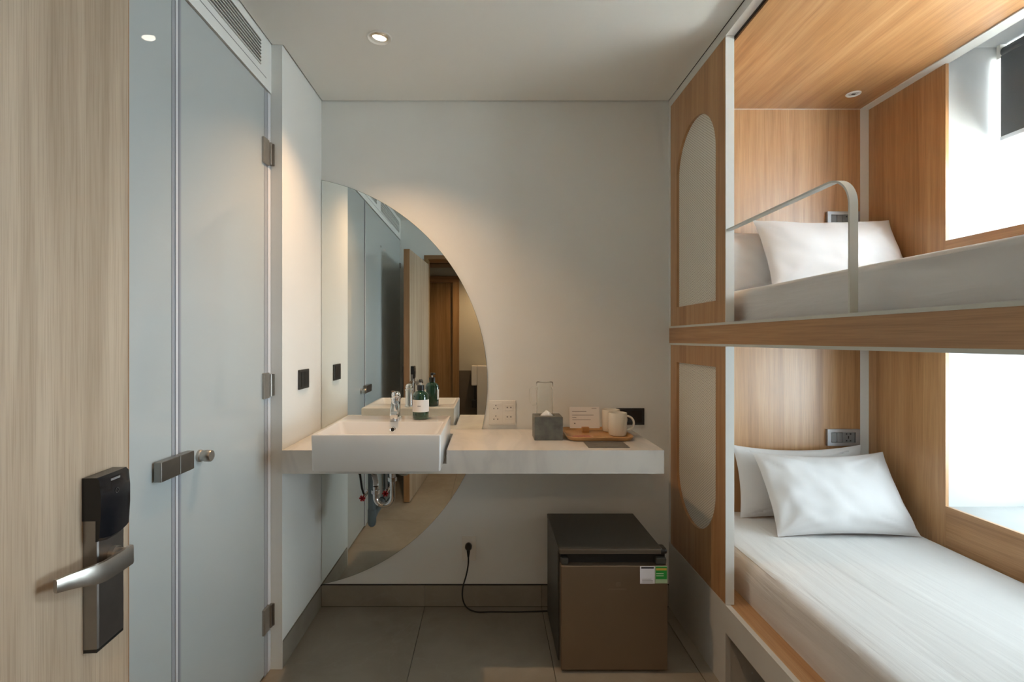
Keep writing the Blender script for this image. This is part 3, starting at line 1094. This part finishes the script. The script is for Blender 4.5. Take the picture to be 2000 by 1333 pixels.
# ------------------------------------------------------------------ sockets beside the beds
def bed_socket(zc, label):
    x0, x1 = 1.712, 1.876
    t = thing('bed_socket', label, 'socket', ((x0 + x1) / 2, HB, zc - .042), 'metal framed bedside sockets')
    bm = bmesh.new()
    yf = HB - .016
    box(bm, x0, x0 + .018, yf, HB - .0005, zc - .042, zc + .042)
    box(bm, x1 - .022, x1, yf, HB - .0005, zc - .042, zc + .042)
    box(bm, x0 + .018, x1 - .022, yf, HB - .0005, zc + .026, zc + .042)
    box(bm, x0 + .018, x1 - .022, yf, HB - .0005, zc - .042, zc - .026)
    obj('frame', bm, 'steel_grey', t)
    obj('back_plate', B(x0 + .018, x1 - .022, HB - .006, HB - .0005, zc - .026, zc + .026), 'charcoal_plate', t)
    for k in range(2):
        obj('rocker_switch', B(x0 + .022 + k * .0275, x0 + .0485 + k * .0275, HB - .013, HB - .006, zc - .024, zc + .024, bev=.0015), 'switch_grey', t)
    f = obj('socket_face', B(x0 + .079, x1 - .024, HB - .010, HB - .006, zc - .025, zc + .025), 'switch_grey', t)
    cx = (x0 + .079 + x1 - .024) / 2
    for dx, dz, w, h in ((-.010, .017, .006, .006), (.010, .017, .008, .006), (0, 0, .005, .014), (-.010, -.017, .007, .006), (.010, -.017, .007, .006)):
        obj('pin_hole', B(cx + dx - w / 2, cx + dx + w / 2, HB - .0106, HB - .0098, zc + dz - h / 2, zc + dz + h / 2), 'black_plastic', f)
    return t


bed_socket(0.878, 'grey metal switch and socket above the bottom bunk pillows')
bed_socket(1.980, 'grey metal switch and socket behind the top bunk pillow')

# ------------------------------------------------------------------ mirror, counter, washbasin
MR, MX, MZ = 1.059, -1.067, 1.155
pts = []
a_top = math.acos((LEFT + .002 - MX) / MR)
for k in range(97):
    a = a_top - 2 * a_top * k / 96
    pts.append((MX + MR * math.cos(a), MZ + MR * math.sin(a)))
mir = thing('wall_mirror', 'large half-round frameless mirror against the left corner', 'mirror', (-0.55, BACK, 0.12))
obj('backing', prism(bmesh.new(), pts, 'Y', BACK - .0048, BACK - .0004), 'mirror_edge', mir)
obj('silvered_face', prism(bmesh.new(), [(x * .9985 - .0009, z * .9985 + .0017) for x, z in pts], 'Y', BACK - .0060, BACK - .0048), 'mirror_silver', mir)

CF, CZ0, CZ1, CR = 2.038, 0.817, 0.914, 0.726
SX0, SX1, SY0, SY1, SZ0, SZ1 = -0.690, -0.186, 1.903, 2.392, 0.860, 1.004
CB = BACK - .0075
bm = bmesh.new()
top_poly = [(LEFT + .001, CF), (SX0 - .002, CF), (SX0 - .002, SY1 + .002), (SX1 + .010, SY1 + .002), (SX1 + .010, CF), (CR, CF), (CR, CB), (LEFT + .001, CB)]
prism(bm, top_poly, 'Z', SZ0 - .002, CZ1)
ct = thing('stone_counter', 'long white marble counter shelf fixed along the back wall', 'counter', (0, 2.28, CZ0))
obj('slab', bm, 'white_marble', ct)
bm = bmesh.new()
ap = [(LEFT + .001, CF), (CR, CF), (CR, CB), (LEFT + .001, CB)]
prism(bm, ap, 'Z', CZ0, SZ0 - .002)
obj('underside', bm, 'white_marble', ct)

sink = thing('washbasin', 'white rectangular ceramic washbasin overhanging the counter', 'washbasin', ((SX0 + SX1) / 2, 2.15, SZ0))
rw = 0.016
iy1 = 2.215
def ring(x0, x1, y0, y1, z, r):
    return [(p[0], p[1], z) for p in rrect(x0, x1, y0, y1, r, 5)]
rings = [ring(SX0 + .006, SX1 - .006, SY0 + .006, SY1, SZ0, .008),
         ring(SX0 + .003, SX1 - .003, SY0 + .003, SY1, SZ0 + .004, .008),
         ring(SX0, SX1, SY0, SY1, SZ1 - .006, .008),
         ring(SX0 + .002, SX1 - .002, SY0 + .002, SY1 - .002, SZ1 - .001, .008),
         ring(SX0 + .005, SX1 - .005, SY0 + .005, SY1 - .005, SZ1, .008),
         ring(SX0 + rw, SX1 - rw, SY0 + rw, iy1, SZ1, .014),
         ring(SX0 + rw + .004, SX1 - rw - .004, SY0 + rw + .004, iy1 - .003, SZ1 - .006, .016),
         ring(SX0 + rw + .030, SX1 - rw - .030, SY0 + rw + .030, iy1 - .022, SZ1 - .080, .035),
         ring(SX0 + rw + .070, SX1 - rw - .070, SY0 + rw + .060, iy1 - .050, SZ1 - .112, .05)]
obj('bowl', loft(bmesh.new(), rings), 'porcelain', sink, smooth=True)
ox, oz = -0.432, SZ1 - .034
oy = iy1 - .0105
bm = lathe(bmesh.new(), [(.0085, -.001), (.0125, -.001), (.0135, .0015), (.0105, .003), (.0085, .0015)], (ox, oy, oz), 28, axis=(0, -1, 0.25), closed=True)
obj('overflow_ring', bm, 'chrome', sink, smooth=True)
bm = lathe(bmesh.new(), [(0, -.0005), (.0088, -.0005), (.0088, .0006), (0, .0006)], (ox, oy, oz), 24, axis=(0, -1, 0.25))
obj('overflow_hole', bm, 'black_plastic', sink)
bm = lathe(bmesh.new(), [(0, 0), (.03, 0), (.03, .003), (.012, .006), (0, .006)], (-0.438, 2.05, SZ1 - .1125), 28)
obj('drain_plug', bm, 'chrome', sink, smooth=True)

FXc, FY = -0.4395, 2.325
fa = thing('basin_tap', 'chrome single-lever mixer tap on the washbasin', 'tap', (FXc, FY, SZ1))
bm = lathe(bmesh.new(), [(0, 0), (.026, 0), (.026, .004), (.0225, .007), (.0215, .012), (.0215, .088), (.0250, .090), (.0250, .094), (.021, .096), (.019, .099), (0, .099)], (FXc, FY, SZ1), 36)
obj('body', bm, 'chrome', fa, smooth=True)
rings = []
for t, w, hh in ((0.0, .0200, .019), (.25, .0200, .018), (.5, .0198, .0165), (.75, .0190, .0145), (.93, .0180, .012), (1.0, .0160, .009)):
    y = FY - .008 - .116 * t
    z = SZ1 + .066 - .024 * t - .020 * t * t
    rings.append([(FXc + .013 * t + w * sx, y, z + hh * sz) for sx, sz in ((1, .5), (.75, 1), (-.75, 1), (-1, .5), (-1, -.6), (-.7, -1), (.7, -1), (1, -.6))])
sp = obj('spout', loft(bmesh.new(), rings), 'chrome', fa, smooth=True)
bm = cyl(bmesh.new(), (FXc + .012, FY - .112, SZ1 + .016), (FXc + .012, FY - .115, SZ1 + .002), 0.0125, seg=20)
obj('aerator', bm, 'steel_grey', sp, smooth=True)
bm = lathe(bmesh.new(), [(0, .0995), (.0205, .0995), (.0215, .104), (.021, .112), (.017, .121), (.009, .126), (0, .127)], (FXc, FY, SZ1), 32)
lv = obj('lever_cap', bm, 'chrome', fa, smooth=True)
rings = []
for t, w, hh in ((0, .010, .006), (.3, .0095, .0048), (.7, .009, .0038), (1, .007, .003)):
    y = FY - .004 - .075 * t
    z = SZ1 + .117 + .016 * t
    rings.append([(FXc + w * sx, y, z + hh * sz) for sx, sz in ((1, .4), (.7, 1), (-.7, 1), (-1, .4), (-1, -.4), (-.7, -1), (.7, -1), (1, -.4))])
obj('lever', loft(bmesh.new(), rings), 'chrome', lv, smooth=True)

# soap bottle
bx, by = -0.318, 2.290
bt = thing('soap_pump_bottle', 'dark green pump bottle with a white label on the washbasin', 'bottle', (bx, by, SZ1))
bm = lathe(bmesh.new(), [(0, 0.0006), (.034, .0006), (.0365, .003), (.0375, .008), (.0375, .103), (.036, .113), (.030, .123), (.020, .129), (.0145, .131), (.0145, .137), (0, .137)], (bx, by, SZ1), 44)
body = obj('body', bm, 'bottle_green', bt, smooth=True)
bm = bmesh.new()
for zz in (.036, .093):
    pass
R_ = .0381
seg = 40
va, vb = [], []
for k in range(seg + 1):
    a = -PI / 2 + (k / seg - .5) * 2 * 2.2
    va.append(bm.verts.new((bx + R_ * math.cos(a), by + R_ * math.sin(a), SZ1 + .036)))
    vb.append(bm.verts.new((bx + R_ * math.cos(a), by + R_ * math.sin(a), SZ1 + .092)))
for k in range(seg):
    bm.faces.new((va[k], va[k + 1], vb[k + 1], vb[k]))
lab = obj('label', bm, 'paper', body, smooth=True, recalc=False, label='white paper label with one small line of print')
bm = bmesh.new()
R2 = .0385
va, vb = [], []
for k in range(9):
    a = -PI / 2 - 0.06 + (k / 8 - .5) * 2 * 0.20
    va.append(bm.verts.new((bx + R2 * math.cos(a), by + R2 * math.sin(a), SZ1 + .0625)))
    vb.append(bm.verts.new((bx + R2 * math.cos(a), by + R2 * math.sin(a), SZ1 + .0655)))
for k in range(8):
    bm.faces.new((va[k], va[k + 1], vb[k + 1], vb[k]))
obj('print_line', bm, 'print_grey', bt, recalc=False)
obj('collar', lathe(bmesh.new(), [(0, .134), (.0165, .134), (.017, .137), (.017, .155), (.0155, .158), (0, .158)], (bx, by, SZ1), 28), 'black_plastic', bt, smooth=True)
obj('pump_stem', cyl(bmesh.new(), (bx, by, SZ1 + .158), (bx, by, SZ1 + .171), .0042, seg=14), 'pump_white', bt, smooth=True)
bm = lathe(bmesh.new(), [(0, .170), (.008, .170), (.0095, .174), (.0095, .181), (.006, .185), (0, .185)], (bx, by, SZ1), 24)
tube(bm, [(bx, by, SZ1 + .178), (bx + .006, by - .012, SZ1 + .179), (bx + .010, by - .024, SZ1 + .178), (bx + .013, by - .032, SZ1 + .172)], [.0055, .005, .0042, .0035], 10)
obj('pump_head', bm, 'black_plastic', bt, smooth=True)

# ------------------------------------------------------------------ plumbing under the basin
pl = thing('basin_trap', 'chrome U-bend trap and pipes hanging under the washbasin', 'pipe trap', (-0.46, 2.3, 0.5))
def arc_pts(c, r, a0, a1, n=14):
    return [(c[0] + r * math.cos(a0 + (a1 - a0) * k / n), c[1], c[2] + r * math.sin(a0 + (a1 - a0) * k / n)) for k in range(n + 1)]
TY = 2.255
ux0, ux1, uz = -0.520, -0.443, 0.652
uc, ur = ((ux0 + ux1) / 2, TY, uz), (ux1 - ux0) / 2
u = [(ux1, TY, 0.735)] + arc_pts(uc, ur, 0, -PI) + [(ux0, TY, 0.70)]
trap = obj('u_bend', tube(bmesh.new(), u, .0125, 18), 'chrome', pl, smooth=True)
obj('tail_pipe', cyl(bmesh.new(), (ux1, TY, 0.735), (ux1, TY, 0.8165), .015, seg=24), 'chrome', pl, smooth=True)
obj('slip_nut', cyl(bmesh.new(), (ux1, TY, 0.725), (ux1, TY, 0.742), .0205, seg=8), 'chrome', pl)
obj('slip_nut', cyl(bmesh.new(), (ux0, TY, 0.668), (ux0, TY, 0.684), .0195, seg=8), 'chrome', pl)
obj('outlet_pipe', tube(bmesh.new(), [(ux0, TY, .70), (ux0 - .002, TY + .008, .722), (ux0 - .012, TY + .03, .735), (ux0 - .03, 2.335, .736)], .0125, 14), 'chrome', pl, smooth=True)
dp = thing('drain_pipe', 'dark grey plastic drain pipe below the washbasin', 'pipe', (-0.560, 2.35, 0.48))
bm = lathe(bmesh.new(), [(0, .478), (.010, .480), (.017, .487), (.0205, .50), (.0205, .56), (.0185, .562), (.0185, .8165), (0, .8165)], (-0.560, 2.352, 0.0), 28)
obj('riser', bm, 'pvc_grey', dp, smooth=True)
bm = tube(bmesh.new(), [(-0.560, 2.352, .52), (-0.556, 2.39, .535), (-0.55, 2.44, .545), (-0.55, 2.512, .545)], .0185, 20)
obj('wall_branch', bm, 'pvc_grey', dp, smooth=True)
for (vx, vz, lab, hp) in ((-0.626, 0.588, 'small stop valve with red handle left of the drain pipe', [(-.626, 2.46, .60), (-.628, 2.43, .64), (-.624, 2.38, .72), (-.655, 2.34, .79), (-.665, 2.33, .8165)]),
                          (-0.512, 0.612, 'small stop valve with red handle right of the drain pipe', [(-.512, 2.46, .625), (-.508, 2.43, .68), (-.500, 2.40, .75), (-.492, 2.38, .8165)])):
    v = thing('stop_valve', lab, 'valve', (vx, 2.46, vz), 'stop valves under the basin')
    bm = cyl(bmesh.new(), (vx, 2.518, vz), (vx, 2.435, vz), .0085, seg=16)
    cyl(bm, (vx, 2.46, vz - .012), (vx, 2.46, vz + .016), .0075, seg=16)
    cyl(bm, (vx, 2.519, vz), (vx, 2.515, vz), .017, seg=20)
    obj('body', bm, 'chrome', v, smooth=True)
    bm = bmesh.new()
    for k in range(3):
        a = PI * k / 3
        box(bm, -.015, .015, -.004, .004, -.004, .004)
        bmesh.ops.rotate(bm, verts=bm.verts[-8:], cent=(0, 0, 0), matrix=Matrix.Rotation(a, 3, 'Y'))
    bmesh.ops.translate(bm, verts=bm.verts, vec=(vx, 2.432, vz))
    obj('handle', bm, 'red_plastic', v)
    obj('hose', tube(bmesh.new(), hp, .0055, 12), 'black_plastic' if vx < -.6 else 'steel_grey', v, smooth=True)

# ------------------------------------------------------------------ things on the counter

T0 = CZ1
tb = thing('tissue_box', 'dark grey stone-patterned tissue box with a white tissue', 'tissue box', (0.272, 2.292, T0))
x0, x1, y0, y1, zt = 0.207, 0.337, 2.237, 2.350, 1.021
bm = bmesh.new()
rings = [[(p[0], p[1], z) for p in rrect(x0 + i, x1 - i, y0 + i, y1 - i, .003, 2)] for z, i in ((T0 + .0003, .001), (T0 + .002, 0), (zt - .002, 0), (zt, .002))]
cx, cy = .272, 2.293
rings.append([(cx + (p[0] - cx) * .55, cy + (p[1] - cy) * .3, zt) for p in rrect(x0, x1, y0, y1, .03, 2)])
rings.append([(cx + (p[0] - cx) * .53, cy + (p[1] - cy) * .28, zt - .02) for p in rrect(x0, x1, y0, y1, .03, 2)])
obj('case', loft(bm, rings), 'tissue_stone', tb)
bm = bmesh.new()
n = 22
ringz = []
for lev, (s, dz) in enumerate(((1.0, -.018), (.95, 0.0), (.55, .012), (.18, .020), (.06, .023))):
    r = []
    for k in range(n):
        a = 2 * PI * k / n
        wob = 1 + .16 * math.sin(5 * a + lev) + .08 * math.sin(9 * a)
        r.append((cx - .004 + .027 * s * wob * math.cos(a), cy + .013 * s * wob * math.sin(a), zt + dz))
    ringz.append(r)
obj('tissue', loft(bm, ringz), 'tissue_paper', tb, smooth=True)

jx, jy = 0.2735, 2.415
jg = thing('glass_jug', 'clear glass jug with a handle behind the tissue box', 'jug', (jx, jy, T0))
prof_o = [(0, .0006), (.034, .0006), (.038, .004), (.040, .012), (.040, .212), (.0375, .220), (.0375, .226), (.041, .231), (.041, .249), (.0395, .252)]
prof_i = [(.0375, .250), (.0375, .232), (.0350, .226), (.0350, .219), (.0368, .211), (.0368, .016), (.034, .010), (0, .009)]
obj('body', lathe(bmesh.new(), prof_o + prof_i, (jx, jy, T0), 48), 'jug_glass', jg, smooth=True)
hp = [(jx - .0405, jy, T0 + .222), (jx - .058, jy - .002, T0 + .226), (jx - .069, jy - .004, T0 + .215), (jx - .071, jy - .004, T0 + .185), (jx - .069, jy - .004, T0 + .155), (jx - .058, jy - .002, T0 + .142), (jx - .0405, jy, T0 + .144)]
obj('handle', tube(bmesh.new(), hp, [.006, .0055, .0055, .0055, .0055, .0055, .006], 12), 'jug_glass', jg, smooth=True)

tray = thing('bamboo_tray', 'rounded bamboo serving tray holding mugs and a card', 'tray', (0.505, 2.33, T0))
tx0, tx1, ty0, ty1 = 0.352, 0.660, 2.205, 2.478
rings = []
for i, z in ((.016, T0 + .0003), (.010, T0 + .003), (.000, T0 + .018), (.001, T0 + .0205), (.006, T0 + .0205), (.010, T0 + .018), (.020, T0 + .0095), (.028, T0 + .0085)):
    rings.append([(p[0], p[1], z) for p in rrect(tx0 + i, tx1 - i, ty0 + i, ty1 - i, .045 - i * .5, 7)])
obj('dish', loft(bmesh.new(), rings), 'bamboo', tray, smooth=True)
TZ = T0 + .0086


def mug(mx, my, label):
    t = thing('mug', label, 'mug', (mx, my, TZ), 'cream mugs on the bamboo tray')
    r = .0435
    pr = [(0, .0008), (.036, .0008), (.0395, .003), (.0415, .010), (r, .030), (r, .105), (r - .001, .1075), (r - .003, .1075), (r - .004, .105), (r - .004, .03), (r - .007, .012), (r - .012, .007), (0, .006)]
    obj('cup', lathe(bmesh.new(), pr, (mx, my, TZ), 44), 'mug_cream', t, smooth=True)
    hh = []
    for k in range(13):
        a = PI * .5 - PI * k / 12
        hh.append((mx + r - .002 + .034 * math.cos(a), my - .004 * math.cos(a), TZ + .058 + .033 * math.sin(a)))
    obj('handle', tube(bmesh.new(), hh, .0052, 12), 'mug_cream', t, smooth=True)


mug(0.6065, 2.318, 'cream mug in front on the bamboo tray')
mug(0.6000, 2.418, 'cream mug at the back of the bamboo tray, half hidden')

cd = thing('welcome_card', 'small white printed card standing on the bamboo tray', 'card', (0.47, 2.40, TZ))
bm = bmesh.new()
A = Matrix.Translation((0.468, 2.400, TZ + .018)) @ Matrix.Rotation(-0.16, 4, 'X')
def flat(bm, M, x0, x1, z0, z1, y0=0.0, y1=0.0008):
    r = bmesh.ops.create_cube(bm, size=1.0)
    for v in r['verts']:
        v.co = M @ Vector((x0 + (v.co.x + .5) * (x1 - x0), y0 + (v.co.y + .5) * (y1 - y0), z0 + (v.co.z + .5) * (z1 - z0)))
flat(bm, A, -.073, .073, 0, .103)
sheet = obj('sheet', bm, 'paper', cd)
for (x0, x1, z) in ((.036, .060, .094), (-.060, .010, .080), (-.060, .045, .0625), (-.060, -.040, .051), (-.060, .030, .040), (-.052, -.045, .020)):
    bm = bmesh.new()
    flat(bm, A, x0, x1, z, z + (.0022 if z != .020 else .006), -.0004, -.0001)
    obj('print_line', bm, 'print_grey', sheet)
bm = B(.452, .486, 2.380, 2.412, TZ, TZ + .026, bev=.002)
obj('wooden_foot', bm, 'bamboo', cd)
def sachet(label, M, w, h, mat):
    bm = bmesh.new()
    n, m_ = 10, 8
    top = [[bm.verts.new(M @ Vector(((i / n - .5) * w, (j / m_ - .5) * h, .0012 + .004 * (math.sin(PI * i / n) * math.sin(PI * j / m_)) ** .6))) for j in range(m_ + 1)] for i in range(n + 1)]
    bot = [[bm.verts.new(M @ Vector(((i / n - .5) * w, (j / m_ - .5) * h, 0.0004))) for j in range(m_ + 1)] for i in range(n + 1)]
    for i in range(n):
        for j in range(m_):
            bm.faces.new((top[i][j], top[i + 1][j], top[i + 1][j + 1], top[i][j + 1]))
            bm.faces.new((bot[i][j], bot[i][j + 1], bot[i + 1][j + 1], bot[i + 1][j]))
    for i in range(n):
        bm.faces.new((bot[i][0], bot[i + 1][0], top[i + 1][0], top[i][0]))
        bm.faces.new((top[i][m_], top[i + 1][m_], bot[i + 1][m_], bot[i][m_]))
    for j in range(m_):
        bm.faces.new((top[0][j], top[0][j + 1], bot[0][j + 1], bot[0][j]))
        bm.faces.new((bot[n][j], bot[n][j + 1], top[n][j + 1], top[n][j]))
    o = obj('sachet', bm, mat, None, smooth=True)
    tag(o, label, 'sachet', 'drink sachets on the bamboo tray')


sachet('reddish paper sachet lying at the left on the bamboo tray', Matrix.Translation((.432, 2.275, TZ)) @ Matrix.Rotation(.12, 4, 'Z'), .085, .060, 'sachet_red')
sachet('brown kraft sachet lying in the middle of the bamboo tray', Matrix.Translation((.522, 2.290, TZ)) @ Matrix.Rotation(-.2, 4, 'Z'), .070, .050, 'sachet_kraft')

lc = thing('counter_card', 'dark grey leather card lying flat on the counter', 'card', (.51, 2.14, T0))
obj('board', B(.422, .598, 2.084, 2.196, T0 + .0003, T0 + .0028, bev=.0008, seg=1), 'leather_grey', lc)
bm = bmesh.new()
for k, (w, y) in enumerate(((.09, 2.165), (.05, 2.150), (.07, 2.140), (.10, 2.118))):
    box(bm, .51 - w / 2, .51 + w / 2, y - .0016, y + .0016, T0 + .0028, T0 + .0031)
tag(obj('emboss', bm, 'emboss_grey', lc), kind='stuff')

# ------------------------------------------------------------------ wall plates
wp = thing('wall_socket', 'white double socket plate on the wall above the counter', 'socket', (.068, BACK, .934))
px0, px1, pz0, pz1 = .000, .138, .936, 1.062
obj('frame', B(px0, px1, BACK - .007, BACK - .0003, pz0, pz1, bev=.0025), 'white_plastic', wp)
for k, xc in enumerate((.035, .103)):
    p = obj('module', B(xc - .031, xc + .031, BACK - .0085, BACK - .007, pz0 + .008, pz1 - .008, bev=.0005, seg=1), 'white_plastic', wp)
    if k == 0:
        for zc in (1.026, .972):
            q = obj('outlet', B(xc - .020, xc + .020, BACK - .0095, BACK - .0085, zc - .021, zc + .021), 'white_plastic', wp)
            for dx, dz in ((0, .010), (-.010, -.006), (.010, -.006)):
                obj('pin_hole', B(xc + dx - .002, xc + dx + .002, BACK - .0100, BACK - .0094, zc + dz - .003, zc + dz + .003), 'black_plastic', q)
    else:
        for zc, hh in ((1.026, .016), (.978, .012)):
            q = obj('rocker_switch', B(xc - .021, xc + .021, BACK - .0105, BACK - .0085, zc - hh, zc + hh, bev=.0008, seg=1), 'white_plastic', wp)
            for dx in (-.009, .009):
                obj('slot', B(xc + dx - .0035, xc + dx + .0035, BACK - .0110, BACK - .0104, zc - .003, zc + .003), 'switch_grey', q)
bp_ = thing('black_wall_plate', 'black blank socket plate on the wall behind the mugs', 'wall plate', (.722, BACK, .936))
obj('plate', B(.650, .797, BACK - .008, BACK - .0003, .936, 1.022, bev=.002), 'black_plastic', bp_)
obj('insert', B(.664, .783, BACK - .0092, BACK - .008, .948, 1.010), 'black_gloss', bp_)
lp = thing('charcoal_wall_socket', 'charcoal square socket plate on the short left wall', 'socket', (LEFT, 2.27, 1.147))
obj('plate', B(LEFT + .0003, LEFT + .009, 2.212, 2.330, 1.147, 1.236, bev=.002), 'charcoal_plate', lp)
obj('module', B(LEFT + .009, LEFT + .0105, 2.226, 2.270, 1.157, 1.226), 'black_plastic', lp)
obj('module', B(LEFT + .009, LEFT + .0105, 2.272, 2.316, 1.157, 1.226), 'black_plastic', lp)
fp = thing('low_wall_socket', 'white socket plate low on the wall, under the counter', 'socket', (-.10, BACK, .239))
obj('plate', B(-.138, -.066, BACK - .008, BACK - .0003, .240, .364, bev=.002), 'white_plastic', fp)
obj('face', B(-.130, -.074, BACK - .0092, BACK - .008, .250, .354), 'white_plastic', fp)
plug = thing('power_cord', 'black plug and power cord running to the small fridge', 'power cord', (-.10, BACK - .03, .0))
bm = lathe(bmesh.new(), [(0, 0), (.0165, 0), (.0175, .004), (.0175, .022), (.013, .030), (0, .031)], (-.1045, BACK - .0094, .318), 24, axis=(0, -1, 0))
tube(bm, [(-.1045, BACK - .028, .312), (-.1045, BACK - .030, .292), (-.1048, BACK - .031, .270)], [.011, .008, .005], 12)
obj('plug', bm, 'black_plastic', plug, smooth=True)
ctrl = [(-.1048, 2.495, .275), (-.105, 2.493, .235), (-.115, 2.488, .180), (-.132, 2.482, .120), (-.132, 2.470, .070), (-.110, 2.462, .030), (-.060, 2.462, .0085), (.02, 2.472, .0042), (.12, 2.470, .0042), (.22, 2.474, .0042), (.315, 2.480, .0042), (.40, 2.492, .0042), (.44, 2.488, .02), (.46, 2.462, .06)]
pts = []
for i in range(len(ctrl) - 1):
    p0, p1, p2, p3 = (Vector(ctrl[max(0, min(len(ctrl) - 1, i + d))]) for d in (-1, 0, 1, 2))
    for k in range(8):
        t = k / 8
        pts.append(.5 * ((2 * p1) + (p2 - p0) * t + (2 * p0 - 5 * p1 + 4 * p2 - p3) * t * t + (3 * p1 - p0 - 3 * p2 + p3) * t ** 3))
obj('cord', tube(bmesh.new(), pts, .0038, 10), 'black_plastic', plug, smooth=True)

# ------------------------------------------------------------------ small fridge
fr = thing('mini_fridge', 'small bronze-brown fridge standing under the counter', 'fridge', (.51, 2.24, 0))
obj('body', B(.290, .722, 2.072, 2.440, .020, .488, bev=.004), 'fridge_body', fr)
obj('top_panel', B(.288, .716, 2.030, 2.443, .488, .510, bev=.004), 'fridge_body', fr)
obj('top_edge', B(.290, .708, 2.021, 2.0296, .490, .508, bev=.002), 'fridge_strip', fr)
dr = obj('door', B(.296, .736, 2.022, 2.066, .012, .443, bev=.004), 'fridge_door', fr)
obj('grip_back', B(.298, .734, 2.052, 2.0665, .4435, .486), 'black_plastic', dr)
obj('grip_end', B(.298, .328, 2.030, 2.0515, .4435, .470, bev=.004), 'fridge_body', dr)
obj('grip_end', B(.690, .734, 2.030, 2.0515, .4435, .470, bev=.004), 'fridge_body', dr)
obj('hinge_cover', B(.700, .738, 2.028, 2.085, .486, .5075, bev=.008), 'black_plastic', fr)
obj('gasket', B(.300, .730, 2.0665, 2.0715, .03, .48), 'black_plastic', fr)
for x in (.32, .70):
    for y in (2.11, 2.40):
        obj('foot', cyl(bmesh.new(), (x, y, 0), (x, y, .024), .014, seg=16), 'black_plastic', fr)
bm = bmesh.new()
prism(bm, rrect(.522, .542, .357, .375, .005, 3), 'Y', 2.0214, 2.022)
obj('emblem', bm, 'fridge_logo', dr)
obj('nameplate', B(.492, .566, 2.0214, 2.022, .343, .349), 'fridge_logo', dr)
sw = tag(obj('label_sheet', B(.621, .682, 2.0210, 2.0217, .369, .441), 'sticker_white', dr))
obj('header_bar', B(.626, .678, 2.0206, 2.0210, .431, .438), 'print_black', sw)
for k in range(3):
    obj('print_line', B(.630, .674 - .006 * (k == 2), 2.0206, 2.0210, .375 + k * .006, .3765 + k * .006), 'print_grey', sw)
sg = obj('energy_label', B(.6835, .7335, 2.0210, 2.0217, .370, .4415), 'sticker_pale', dr)
obj('green_field', B(.6855, .7315, 2.0206, 2.0210, .388, .439), 'sticker_green', sg)
obj('orange_band', B(.687, .730, 2.0203, 2.0206, .424, .433), 'sticker_orange', sg)
for k in range(2):
    obj('print_line', B(.688, .718, 2.0203, 2.0206, .400 + k * .009, .404 + k * .009), 'sticker_pale', sg)
